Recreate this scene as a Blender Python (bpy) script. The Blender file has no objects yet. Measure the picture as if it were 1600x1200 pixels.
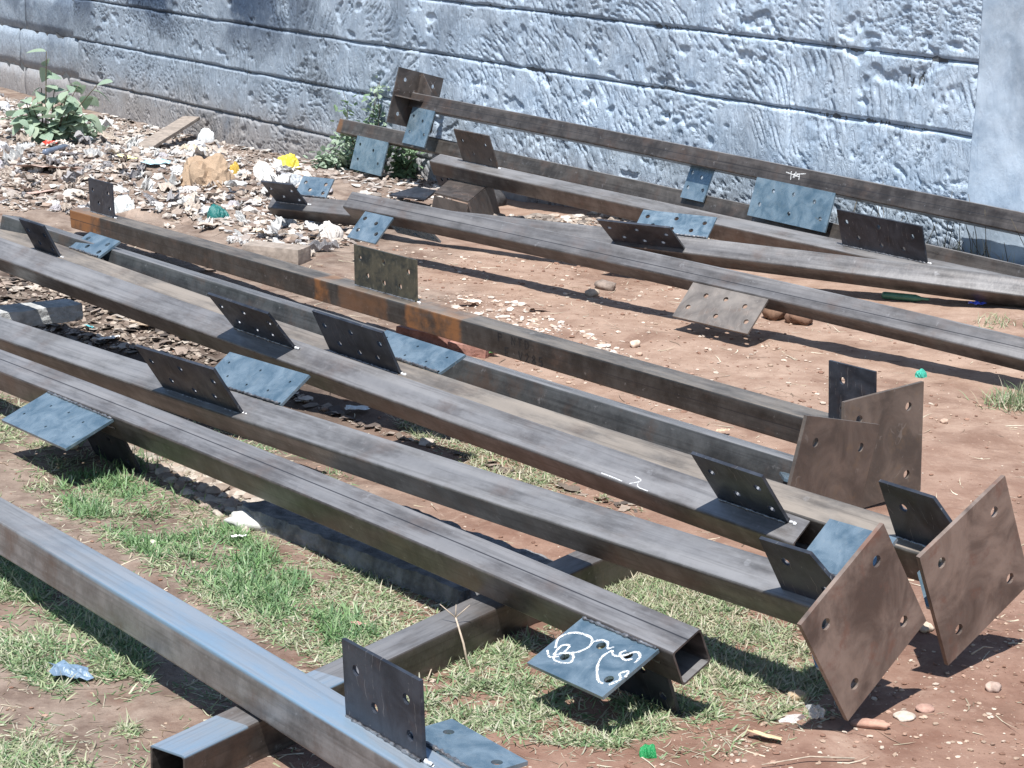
import bpy, math, random
import numpy as np
from mathutils import Matrix, Vector
from mathutils.geometry import tessellate_polygon
R = math.radians
rng = np.random.default_rng(7)
random.seed(7)
scene = bpy.context.scene
COL = scene.collection

# ------------------------------------------------------------------ camera, sky, sun, exposure
F_PX, PITCH, ROLL, H = 3200.0, R(14.0), R(1.75), 1.65
c_, s_ = math.cos(PITCH), math.sin(PITCH)
r0 = np.array([1, 0, 0.]); f0 = np.array([0, c_, -s_]); u0 = np.array([0, s_, c_])
RIGHT = math.cos(ROLL)*r0 + math.sin(ROLL)*u0
UP = -math.sin(ROLL)*r0 + math.cos(ROLL)*u0
CAM = np.array([0, 0, H])
cd = bpy.data.cameras.new('camera'); cam = bpy.data.objects.new('camera', cd); COL.objects.link(cam)
cd.sensor_width = 36; cd.lens = 36*F_PX/1600; cd.clip_start = .05; cd.clip_end = 500
m = Matrix.Identity(4)
for i in range(3):
    m[i][0] = RIGHT[i]; m[i][1] = UP[i]; m[i][2] = -f0[i]; m[i][3] = CAM[i]
cam.matrix_world = m; scene.camera = cam

LX, LY = .12, .45                                   # direction the sunlight travels: (LX, LY, -1)
to_sun = Vector((-LX, -LY, 1)).normalized()
SUN_EL = math.asin(to_sun.z); SUN_AZ = math.atan2(to_sun.x, to_sun.y)
w = bpy.data.worlds.new('World'); scene.world = w; w.use_nodes = True
nt = w.node_tree; nt.nodes.clear()
sky = nt.nodes.new('ShaderNodeTexSky'); sky.sky_type = 'NISHITA'; sky.sun_disc = False
sky.sun_elevation = SUN_EL; sky.sun_rotation = SUN_AZ; sky.air_density = 1.3; sky.dust_density = .6; sky.ozone_density = 2.2
bg = nt.nodes.new('ShaderNodeBackground'); bg.inputs[1].default_value = .085
wo = nt.nodes.new('ShaderNodeOutputWorld')
nt.links.new(sky.outputs[0], bg.inputs[0]); nt.links.new(bg.outputs[0], wo.inputs[0])
sd = bpy.data.lights.new('sun', 'SUN'); sd.energy = 5.0; sd.angle = R(.53); sd.color = (1, .965, .91)
so = bpy.data.objects.new('sun', sd); COL.objects.link(so)
so.rotation_euler = to_sun.to_track_quat('Z', 'Y').to_euler(); so.location = (0, 0, 8)
scene.view_settings.view_transform = 'Standard'; scene.view_settings.look = 'None'
scene.view_settings.exposure = .54; scene.view_settings.gamma = 1
scene.view_settings.use_curve_mapping = False

# ------------------------------------------------------------------ helpers
def ray(px, py):
    return RIGHT*((px-800)/F_PX) + UP*((600-py)/F_PX) + f0
def at(px, py, z=0.):
    d = ray(px, py); return CAM + d*((z-H)/d[2])
WD = np.array([-.596, .803]); WO = np.array([0, 11.2]); WN = np.array([-.803, -.596])   # wall line, wall normal
def sstep(x): x = np.clip(x, 0, 1); return x*x*(3-2*x)
def hsh(ix, iy, seed=0):
    h = (ix.astype(np.int64)*374761393 + iy.astype(np.int64)*668265263 + seed*974711) & 0x7fffffff
    h = ((h ^ (h >> 13))*1274126177) & 0x7fffffff
    return ((h ^ (h >> 16)) & 0xffff)/65535.
def vnoise(x, y, seed=0):
    x = np.asarray(x, float); y = np.asarray(y, float)
    ix = np.floor(x); iy = np.floor(y); fx = x-ix; fy = y-iy
    fx = fx*fx*(3-2*fx); fy = fy*fy*(3-2*fy); ix = ix.astype(np.int64); iy = iy.astype(np.int64)
    a = hsh(ix, iy, seed); b = hsh(ix+1, iy, seed); c = hsh(ix, iy+1, seed); d = hsh(ix+1, iy+1, seed)
    return (a*(1-fx)+b*fx)*(1-fy) + (c*(1-fx)+d*fx)*fy
def fbm(x, y, o=4, seed=0):
    s = 0; a = .5
    for i in range(o): s = s + a*vnoise(x*2**i, y*2**i, seed+i*17); a *= .5
    return s
def ground(x, y):
    x = np.asarray(x, float); y = np.asarray(y, float)
    wd = WN[0]*x + WN[1]*(y-WO[1])
    gw = np.interp(x, [-2.2, 0, 1.1, 2.1], [-.2, -.10, .01, .09])
    z = gw*(1-sstep(wd/1.7))
    near = np.exp(-((x*x+(y-6)**2)/60.))
    hp = np.exp(-(((x+1.6)/1.0)**2+((y-10.4)/1.5)**2)**1.5); z = z + hp*(fbm(x*4.5, y*4.5, 3, 77)-.40)*.16
    ca, sa = .66, -.75; p = (x+1.6)*ca+(y-7.2)*sa; q = (x+1.6)*-sa+(y-7.2)*ca
    z = z - .15*np.exp(-((p/1.75)**4+(q/.36)**2))  # dip added to deepen the shadow under the left columns
    z = z + near*((fbm(x*1.7, y*1.7, 3, 5)-.45)*.035 + (fbm(x*9, y*9, 3, 9)-.45)*.014)
    # low heap of litter and soil at the foot of the wall, left
    z = z + .07*np.exp(-(((x+1.55)/.9)**2 + ((y-11.2)/.9)**2))
    return z
def G(px, py, h=0.):
    z = 0.
    for _ in range(6):
        p = at(px, py, z+h); z = float(ground(p[0], p[1]))
    return np.array([p[0], p[1], z+h])
def tag(o, label=None, cat=None, group=None, kind=None):
    if label: o['label'] = label
    if cat: o['category'] = cat
    if group: o['group'] = group
    if kind: o['kind'] = kind
    return o
def empty(name, loc=(0, 0, 0), M=None):
    o = bpy.data.objects.new(name, None); COL.objects.link(o); o.empty_display_size = .1
    if M is not None: o.matrix_world = M
    else: o.location = loc
    return o
def mesh(name, V, Fc, mat=None, smooth=False, colors=None):
    me = bpy.data.meshes.new(name)
    V = np.asarray(V, np.float32).reshape(-1, 3)
    if isinstance(Fc, np.ndarray):
        n, k = Fc.shape
        me.vertices.add(len(V)); me.vertices.foreach_set('co', V.ravel())
        me.loops.add(n*k); me.loops.foreach_set('vertex_index', Fc.astype(np.int32).ravel())
        me.polygons.add(n); me.polygons.foreach_set('loop_start', np.arange(0, n*k, k, dtype=np.int32))
        me.polygons.foreach_set('loop_total', np.full(n, k, np.int32))
        me.update(calc_edges=True)
    else:
        me.from_pydata([tuple(map(float, v)) for v in V], [], [tuple(int(i) for i in f) for f in Fc])
        me.update()
    me.validate()
    me.polygons.foreach_set('use_smooth', np.full(len(me.polygons), bool(smooth)))
    if colors is not None:
        a = me.color_attributes.new('tone', 'FLOAT_COLOR', 'POINT')
        cc = np.ones((len(V), 4), np.float32); cc[:, :3] = colors; a.data.foreach_set('color', cc.ravel())
    if mat: me.materials.append(mat)
    return me
def obj(name, me, parent=None, M=None, loc=None):
    o = bpy.data.objects.new(name, me); COL.objects.link(o)
    if parent: o.parent = parent
    if M is not None: o.matrix_local = M
    if loc is not None: o.location = loc
    return o

# ------------------------------------------------------------------ materials
class NT:
    def __init__(s, name):
        s.m = bpy.data.materials.new(name); s.m.use_nodes = True; s.t = s.m.node_tree
        s.b = s.t.nodes['Principled BSDF']; s.out = s.t.nodes['Material Output']
        s.tc = s.n('ShaderNodeTexCoord')
    def n(s, k, **kw):
        x = s.t.nodes.new(k)
        for a, v in kw.items():
            if a.startswith('i_'):
                key = a[2:]; key = int(key) if key.isdigit() else key.replace('_', ' ')
                x.inputs[key].default_value = v
            else: setattr(x, a, v)
        return x
    def l(s, a, b): s.t.links.new(a, b)
    def map(s, scale=(1, 1, 1), src='Object', loc=(0, 0, 0), rot=(0, 0, 0)):
        mp = s.n('ShaderNodeMapping'); mp.inputs['Scale'].default_value = scale; mp.inputs['Location'].default_value = loc
        mp.inputs['Rotation'].default_value = rot
        s.l(s.tc.outputs[src], mp.inputs[0]); return mp.outputs[0]
    def noise(s, vec, scale=1, detail=4, rough=.55, dist=0):
        x = s.n('ShaderNodeTexNoise'); x.inputs['Scale'].default_value = scale; x.inputs['Detail'].default_value = detail
        x.inputs['Roughness'].default_value = rough; x.inputs['Distortion'].default_value = dist
        s.l(vec, x.inputs['Vector']); return x.outputs[0]
    def ramp(s, fac, stops):
        x = s.n('ShaderNodeValToRGB'); cr = x.color_ramp
        while len(cr.elements) < len(stops): cr.elements.new(.5)
        for e, (p, c) in zip(cr.elements, stops):
            e.position = p; e.color = (*c, 1) if len(c) == 3 else c
        s.l(fac, x.inputs[0]); return x.outputs[0]
    def rmp(s, fac, a, b, lo=0., hi=1.):
        x = s.n('ShaderNodeMapRange', clamp=True, interpolation_type='SMOOTHSTEP')
        s.l(fac, x.inputs[0]); x.inputs[1].default_value = a; x.inputs[2].default_value = b
        x.inputs[3].default_value = lo; x.inputs[4].default_value = hi; return x.outputs[0]
    def mix(s, fac, a, b, mode='MIX'):
        x = s.n('ShaderNodeMix', data_type='RGBA', blend_type=mode)
        if isinstance(fac, (int, float)): x.inputs[0].default_value = fac
        else: s.l(fac, x.inputs[0])
        for v, i in ((a, 6), (b, 7)):
            if isinstance(v, tuple): x.inputs[i].default_value = (*v, 1)
            else: s.l(v, x.inputs[i])
        return x.outputs[2]
    def mth(s, op, a, b=None):
        x = s.n('ShaderNodeMath', operation=op)
        for v, i in ((a, 0), (b, 1)):
            if v is None: continue
            if isinstance(v, (int, float)): x.inputs[i].default_value = v
            else: s.l(v, x.inputs[i])
        return x.outputs[0]
    def bump(s, h, strength=.5, dist=.01, normal=None):
        x = s.n('ShaderNodeBump'); x.inputs['Strength'].default_value = strength; x.inputs['Distance'].default_value = dist
        s.l(h, x.inputs['Height'])
        if normal is not None: s.l(normal, x.inputs['Normal'])
        s.l(x.outputs[0], s.b.inputs['Normal']); return x.outputs[0]
    def set(s, **kw):
        for k, v in kw.items():
            i = s.b.inputs[k.replace('_', ' ')]
            if isinstance(v, (int, float)): i.default_value = v
            elif isinstance(v, tuple): i.default_value = (*v, 1) if len(v) == 3 else v
            else: s.l(v, i)
        return s.m

def steel_tube(name, tone=(.16, .135, .12), light=(.30, .27, .25), rust=(), blue=(), dust_lit_top=0., seams=(), blue_face=0.):
    """hot-rolled hollow section: streaks run along local X"""
    t = NT(name); v = t.map((1.6, 95, 95)); v2 = t.map((1.1, 38, 38), loc=(3, 1, 2)); v3 = t.map((1, 1, 1))
    n1 = t.noise(v, 1, 5, .6); n2 = t.noise(v2, 1, 3, .5, .3); n3 = t.noise(v3, 9, 6, .65)
    def neu(c, k, g=.45):
        m_ = sum(c)/3; return tuple((x*(1-g)+m_*g*q)*k for x, q in zip(c, (1., .995, 1.0)))
    tone = neu(tone, .42); light = neu(light, .8)
    dk = tuple(c*.5 for c in tone)
    n0 = t.noise(v3, 14, 6, .7)
    c = t.mix(t.rmp(n0, .3, .7), tuple(x*.78 for x in tone), tuple(a*.55+b*.45 for a, b in zip(tone, light)))
    c = t.mix(t.rmp(n2, .44, .74, 0, .42), c, light); c = t.mix(t.rmp(n1, .36, .5, .38, 0), c, dk)
    c = t.mix(t.rmp(n3, .50, .72, 0, .6), c, (.125, .085, .068)); c = t.mix(t.rmp(t.noise(t.map((1, 1, 1), loc=(7, 7, 7)), 3.2, 6, .7), .5, .62, 0, .45), c, tuple(x*.6 for x in tone))
    n5 = t.noise(v3, 26, 5, .7)
    c = t.mix(t.rmp(n5, .62, .72, 0, .5), c, (.33, .33, .34))
    sep = t.n('ShaderNodeSeparateXYZ'); t.l(t.tc.outputs['Object'], sep.inputs[0])
    X, Y, Z = sep.outputs
    nz = t.noise(t.map((1, 1, 1), loc=(9, 4, 1)), 7, 4, .6)
    nsp = t.noise(t.map((4, 30, 30), loc=(2, 5, 8)), 1, 5, .7)
    xw = t.mth('ADD', X, t.mth('MULTIPLY', t.mth('SUBTRACT', nz, .5), .12))
    for (a, b, am) in rust:
        k = t.mth('MULTIPLY', t.rmp(xw, a, a+.03), t.rmp(xw, b, b+.03, 1, 0))
        k = t.mth('MULTIPLY', k, t.rmp(n3, .34, .6, .1, .85))
        c = t.mix(t.mth('MULTIPLY', k, am), c, t.mix(nsp, (.22, .10, .045), (.50, .23, .08)))
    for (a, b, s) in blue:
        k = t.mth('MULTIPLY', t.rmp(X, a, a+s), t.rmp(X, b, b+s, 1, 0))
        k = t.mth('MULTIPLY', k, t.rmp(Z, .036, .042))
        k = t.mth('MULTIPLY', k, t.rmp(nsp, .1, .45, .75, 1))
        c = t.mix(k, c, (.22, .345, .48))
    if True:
        dust_lit_col = (.40, .345, .29) if dust_lit_top > .5 else (.365, .365, .378)  # besides real sand, paints sunlit tops into the colour of up-facing faces
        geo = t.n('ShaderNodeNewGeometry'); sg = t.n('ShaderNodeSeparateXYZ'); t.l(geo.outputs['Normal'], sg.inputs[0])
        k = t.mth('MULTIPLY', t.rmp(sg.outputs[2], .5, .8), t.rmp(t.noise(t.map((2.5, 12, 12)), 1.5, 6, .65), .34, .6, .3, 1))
        k = t.mth('MULTIPLY', k, dust_lit_top if dust_lit_top > .5 else .62); c = t.mix(k, c, dust_lit_col)
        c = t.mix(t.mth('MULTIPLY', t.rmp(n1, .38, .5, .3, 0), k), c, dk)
    for ax, pos, wd in seams:
        k = t.rmp(t.mth('ABSOLUTE', t.mth('SUBTRACT', Y if ax == 'y' else Z, pos)), wd*.5, wd, 1, 0)
        k = t.mth('MULTIPLY', k, t.rmp(t.mth('ABSOLUTE', Z if ax == 'y' else Y), .040, .042))
        c = t.mix(t.mth('MULTIPLY', k, .85), c, (.028, .03, .036))
    hb = t.mth('ADD', t.mth('MULTIPLY', n1, .5), t.noise(v3, 60, 4, .6))
    t.bump(hb, .22, .003)
    return t.set(Base_Color=c, Metallic=.4, Roughness=t.rmp(n2, .3, .7, .30, .48), Specular_IOR_Level=.5)

def steel_plate(name, tone, light, met=.6, rough=(.3, .5), rustk=.5, rustc=(.2, .11, .07), scale=1., sc=1.):
    t = NT(name); v = t.map((1, 1, 1)); oi = t.n('ShaderNodeObjectInfo')
    av = t.n('ShaderNodeVectorMath', operation='ADD'); t.l(v, av.inputs[0]); t.l(oi.outputs['Location'], av.inputs[1]); v = av.outputs[0]
    n1 = t.noise(v, 9*scale, 6, .62, .8); n2 = t.noise(v, 22*scale, 5, .65, .2); n3 = t.noise(v, 120, 4, .6)
    c = t.mix(t.rmp(n1, .3, .68), tone, light)
    c = t.mix(t.rmp(n2, .5, .78, 0, rustk), c, rustc)
    c = t.mix(t.rmp(t.noise(v, 55, 5, .75), .66, .74, 0, .5*sc), c, (.62, .62, .62))
    # thin scratches
    wv = t.n('ShaderNodeTexWave'); wv.inputs['Scale'].default_value = 13; wv.inputs['Distortion'].default_value = 9; wv.inputs['Detail'].default_value = 3; wv.inputs['Detail Scale'].default_value = .7
    t.l(v, wv.inputs[0])
    k = t.mth('MULTIPLY', t.rmp(wv.outputs['Fac'], .992, 1.), t.rmp(n2, .52, .6))
    c = t.mix(t.mth('MULTIPLY', k, .28*sc), c, (.6, .6, .6))
    t.bump(t.mth('ADD', n3, n2), .12, .002)
    return t.set(Base_Color=c, Metallic=met, Roughness=t.rmp(n2, .3, .7, *rough), Specular_IOR_Level=.5)

def simple(name, col, rough=.6, var=.25, scale=30, bump=.3, met=0, alpha=1, trans=0, bd=.004, src='Object'):
    t = NT(name); v = t.map((1, 1, 1), src); n1 = t.noise(v, scale, 5, .6); n2 = t.noise(v, scale*.23, 4, .6)
    dk = tuple(x*(1-var) for x in col); lt = tuple(min(1, x*(1+var*.7)) for x in col)
    c = t.mix(t.rmp(n1, .3, .7), dk, lt); c = t.mix(t.rmp(n2, .5, .75, 0, .35), c, tuple(x*.6 for x in col))
    if bump: t.bump(t.noise(v, scale*1.7, 5, .65), bump, bd)
    t.set(Base_Color=c, Roughness=rough, Metallic=met)
    if alpha < 1: t.b.inputs['Alpha'].default_value = alpha
    if trans: t.b.inputs['Transmission Weight'].default_value = trans
    return t.m
def toned(name, rough=.7, gain=1., bump=.2, translucent=0., sc=60, var=.25):
    t = NT(name); a = t.n('ShaderNodeAttribute', attribute_name='tone'); v = t.map((1, 1, 1))
    n = t.noise(v, sc, 4, .6); c = t.mix(t.rmp(n, .3, .7, 0, 1), a.outputs[0], t.mix(1., a.outputs[0], (1-var, 1-var, 1-var), 'MULTIPLY'))
    if bump: t.bump(t.noise(v, sc*2, 4, .6), bump, .003)
    t.set(Base_Color=c, Roughness=rough)
    if translucent:
        tr = t.n('ShaderNodeBsdfTranslucent'); t.l(c, tr.inputs[0]); mx = t.n('ShaderNodeMixShader'); mx.inputs[0].default_value = translucent
        t.l(t.b.outputs[0], mx.inputs[1]); t.l(tr.outputs[0], mx.inputs[2]); t.l(mx.outputs[0], t.out.inputs[0])
    return t.m

def mat_ground():
    t = NT('red_soil'); v = t.map((1, 1, 1)); sep = t.n('ShaderNodeSeparateXYZ'); t.l(t.tc.outputs['Object'], sep.inputs[0])
    n1 = t.noise(v, 1.1, 5, .6); n2 = t.noise(v, 7, 6, .65); n3 = t.noise(v, 38, 6, .7); n4 = t.noise(v, 130, 4, .7)
    red = t.mix(t.rmp(n2, .3, .7), (.18, .10, .074), (.285, .182, .14))
    pale = t.mix(t.rmp(n2, .3, .7), (.26, .172, .13), (.375, .27, .212))
    grey = t.mix(t.rmp(n2, .3, .7), (.115, .085, .07), (.30, .245, .205))
    # paler, dustier soil away from the camera; grey-brown litter soil to the left
    fy = t.rmp(t.mth('ADD', sep.outputs[1], t.mth('MULTIPLY', n1, 1.6)), 5.2, 7.6)
    c = t.mix(fy, red, pale)
    fx = t.rmp(t.mth('ADD', sep.outputs[0], t.mth('MULTIPLY', t.mth('SUBTRACT', n1, .5), 1.4)), -.75, -.1, 1, 0)
    c = t.mix(t.mth('MULTIPLY', fx, .85), c, grey)
    n6 = t.noise(t.map((1, 1, 1), loc=(4, 2, 0)), 2.6, 6, .7, .6); c = t.mix(t.rmp(n6, .50, .66, 0, .55), c, (.15, .085, .062)); c = t.mix(t.rmp(n6, .30, .42, .45, 0), c, (.46, .35, .28))
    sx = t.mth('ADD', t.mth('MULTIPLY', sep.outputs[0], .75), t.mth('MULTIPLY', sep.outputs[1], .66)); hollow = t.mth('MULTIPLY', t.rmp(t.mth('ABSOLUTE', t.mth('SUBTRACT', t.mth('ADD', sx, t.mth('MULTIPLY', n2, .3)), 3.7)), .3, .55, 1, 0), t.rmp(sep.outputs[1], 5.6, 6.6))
    c = t.mix(t.mth('MULTIPLY', hollow, .8), c, (.055, .042, .036))  # shade between the columns painted into the soil as a dark band
    c = t.mix(t.rmp(n3, .56, .74, 0, .4), c, (.48, .38, .31)); c = t.mix(t.rmp(n4, .55, .75, 0, .45), c, (.11, .065, .05))
    h = t.mth('ADD', t.mth('MULTIPLY', n3, 1.), t.mth('MULTIPLY', n4, .45)); t.bump(h, .5, .012)
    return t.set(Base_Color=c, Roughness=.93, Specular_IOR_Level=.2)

def mat_wall(name, smooth=False):
    t = NT(name); v = t.map((1, 1, 1), 'Object'); sep = t.n('ShaderNodeSeparateXYZ'); t.l(t.tc.outputs['Object'], sep.inputs[0])
    n1 = t.noise(v, 1.5, 6, .62, .3); n2 = t.noise(v, 6, 6, .65, .4); n3 = t.noise(v, 34, 6, .7, .6)
    base = t.mix(t.rmp(n2, .3, .68), (.33, .425, .545), (.54, .645, .77))
    gr = t.mix(t.rmp(n3, .3, .7), (.17, .21, .26), (.30, .35, .41))
    X, Y, Z = sep.outputs
    # grime: more towards the far left end, and in blotches; soil splash at the foot
    k = t.mth('ADD', t.rmp(X, -.8, 3.8, 0, .68), t.rmp(n1, .44, .68, 0, .55)); k = t.mth('MINIMUM', k, 1.)
    c = t.mix(k, base, gr)
    c = t.mix(t.mth('MULTIPLY', t.mth('MULTIPLY', t.rmp(n1, .40, .56), t.rmp(X, 1.4, 3.2)), t.rmp(Z, .3, .75)), c, (.05, .08, .135))
    c = t.mix(t.rmp(t.mth('ADD', Z, t.mth('MULTIPLY', n2, .3)), .02, .42, .75, 0), c, (.32, .285, .26))
    n7 = t.noise(t.map((1.1, 1.1, .8), loc=(5, 0, 3)), 1, 5, .6, .5)
    c = t.mix(t.mth('MULTIPLY', t.rmp(n7, .54, .68), .5), c, (.10, .135, .19))
    c = t.mix(t.rmp(n3, .60, .72, 0, .6 if not smooth else .25), c, (.10, .15, .21))
    # fine trowel chatter
    vs = t.map((26, 26, 9), rot=(0, .6, 0)); n4 = t.noise(vs, 1, 5, .65, 1.2)
    h = t.mth('ADD', t.mth('MULTIPLY', t.rmp(n4, .3, .6), .8 if not smooth else .2), t.mth('MULTIPLY', n3, .6 if not smooth else .3))
    t.bump(h, .62 if not smooth else .6, .010 if not smooth else .006)
    return t.set(Base_Color=c, Roughness=.86, Specular_IOR_Level=.25)

# ------------------------------------------------------------------ the setting: soil
def axis(lo, a, b, hi, step, n_out):
    core = np.arange(a, b, step); g = np.geomspace(step, abs(lo-a) + step, n_out)
    g2 = np.geomspace(step, abs(hi-b)+step, n_out)
    return np.unique(np.concatenate([a-g[::-1], core, b+g2]))
xs = axis(-45, -3.2, 3.0, 45, .022, 26); ys = axis(-40, 2.6, 13.4, 60, .026, 26)
XX, YY = np.meshgrid(xs, ys); ZZ = ground(XX, YY)
ZZ = ZZ + (fbm(XX*38, YY*38, 3, 31)-.45)*.007*np.exp(-((XX**2+(YY-6.5)**2)/40.))
nx, ny = len(xs), len(ys); ids = np.arange(nx*ny).reshape(ny, nx)
quads = np.stack([ids[:-1, :-1], ids[:-1, 1:], ids[1:, 1:], ids[1:, :-1]], -1).reshape(-1, 4)
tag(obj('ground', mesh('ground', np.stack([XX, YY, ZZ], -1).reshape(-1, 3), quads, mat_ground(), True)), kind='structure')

# ------------------------------------------------------------------ the wall: coursed blocks, rough rendered, and a smooth pier
MW = mat_wall('limewashed_block'); MP = mat_wall('limewashed_pier', True)
MJ = simple('raked_joint', (.10, .11, .12), .95, .3, 40)
# wall frame: local X runs left along the wall, local Y points out towards the yard, Z up
WM = Matrix(((WD[0], WN[0], 0, WO[0]), (WD[1], WN[1], 0, WO[1]), (0, 0, 1, 0), (0, 0, 0, 1)))
# make it right handed: X = wall direction, Y = Z x X
yv = Vector((0, 0, 1)).cross(Vector((WD[0], WD[1], 0))); SGN = 1 if yv.x*WN[0]+yv.y*WN[1] > 0 else -1
for i in range(2): WM[i][1] = yv[i]
wall = empty('block_wall', M=WM)
tag(wall, 'long pale blue limewashed block wall with rough gouged render behind the steel', 'wall', kind='thing')
def relief(x, z, seed):
    """chiselled render: flat plaster with slanting gouges, some calm patches"""
    ang = (vnoise(x*1.3, z*2.1, 3)-.5)*1.6 + .75
    ca, sa = np.cos(ang), np.sin(ang); p = x*ca + z*sa; q = -x*sa + z*ca
    g = fbm(p*24, q*62, 3, 11); g2 = fbm(p*50+3, q*120, 2, 23)
    calm = sstep((vnoise(x*4.2, z*5.5, 41)*.6+vnoise(x*13, z*15, 42)*.4-.33)*4.5)
    d = sstep((g-.48)*10)*.008*calm + sstep((g2-.48)*8)*.0045*calm
    d = d + sstep((fbm(x*9, z*12, 3, 71)-.60)*14)*.012
    return -d + (fbm(x*5, z*5, 2, 5)-.45)*.012
COURSE = [-.60, -.292, .015, .322, .629, .936, 1.243, 1.55, 1.857, 2.164]
def make_block(x0, x1, z0, z1, dense):
    st = .0072 if dense else .06
    X = np.linspace(x0, x1, max(3, int((x1-x0)/st))); Z = np.linspace(z0, z1, max(3, int((z1-z0)/st)))
    A, B = np.meshgrid(X, Z); wob = (vnoise(A*6, B*0+z0*9, 90)-.5)*.012
    y = relief(A, B, 0)
    e = np.minimum(np.minimum(B-z0, z1-B)+wob, .03); e2 = np.minimum(np.minimum(A-x0, x1-A), .03)
    y = y - .018*(1-sstep(e/.013)) - .010*(1-sstep(e2/.009))*(vnoise(A*0+x0, B*8, 6) > .3)
    n, k = len(Z), len(X); idf = np.arange(n*k).reshape(n, k)
    V = np.stack([A, y*SGN, B], -1).reshape(-1, 3)
    q = np.stack([idf[:-1, :-1], idf[:-1, 1:], idf[1:, 1:], idf[1:, :-1]], -1).reshape(-1, 4)
    # returns of the block going back into the wall
    rim = np.concatenate([idf[0, :], idf[1:, -1], idf[-1, :-1][::-1], idf[1:-1, 0][::-1]]); bk = V[rim].copy(); bk[:, 1] = -.10*SGN
    nb = len(V); V = np.concatenate([V, bk]); r = len(rim); i = np.arange(r); j = (i+1) % r
    q2 = np.stack([rim[j], rim[i], nb+i, nb+j], -1)
    return mesh('block', V, np.concatenate([q, q2]), MW, True)
PIER0, PIER1 = -3.20, -3.72
for ci in range(len(COURSE)-1):
    z0, z1 = COURSE[ci], COURSE[ci+1]
    for side, (a, b) in enumerate(((PIER0+.0015, 15.), (-7.6, PIER1-.0015))):
        x = a; r = random.Random(ci*31+side)
        while x < b-.05:
            L = min(r.uniform(.55, 1.15), b-x)
            if b-x-L < .25: L = b-x
            dense = side == 0 and x < 5.6 and z0 > -.4 and z0 < 1.3
            obj('block', make_block(x+.001, x+L-.001, z0+.0015, z1-.0015, dense), wall); x += L
def box_bm(x0, x1, y0, y1, z0, z1):
    V = [(x, y, z) for z in (z0, z1) for y in (y0, y1) for x in (x0, x1)]
    return V, [(0, 2, 3, 1), (4, 5, 7, 6), (0, 1, 5, 4), (2, 6, 7, 3), (0, 4, 6, 2), (1, 3, 7, 5)]
V, Fc = box_bm(-7.7, 15.1, min(-.022*SGN, -.16*SGN), max(-.022*SGN, -.16*SGN), -.7, 2.17)
obj('mortar_core', mesh('mortar_core', V, Fc, MJ), wall)
# pier
X = np.linspace(PIER1, PIER0, 90); Z = np.linspace(-.65, 2.25, 330); A, B = np.meshgrid(X, Z)
yy = .022 + (fbm(A*9, B*6, 4, 61)-.45)*.010 - .02*(1-sstep((PIER0-A+(vnoise(B*9, B*0, 8)-.5)*.012)/.012)) - .02*(1-sstep((A-PIER1)/.012))
ids = np.arange(A.size).reshape(A.shape); q = np.stack([ids[:-1, :-1], ids[:-1, 1:], ids[1:, 1:], ids[1:, :-1]], -1).reshape(-1, 4)
pier = obj('concrete_pier', mesh('concrete_pier', np.stack([A, yy*SGN, B], -1).reshape(-1, 3), q, MP, True)); pier.matrix_world = WM.copy()
V, Fc = box_bm(PIER1+.004, PIER0-.004, min(-.001*SGN, -.16*SGN), max(-.001*SGN, -.16*SGN), -.7, 2.24)
pc = obj('pier_core', mesh('pier_core', V, Fc, MP), pier)
tag(pier, 'smooth plastered pale blue pier at the right end of the rough wall', 'pier')

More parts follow.
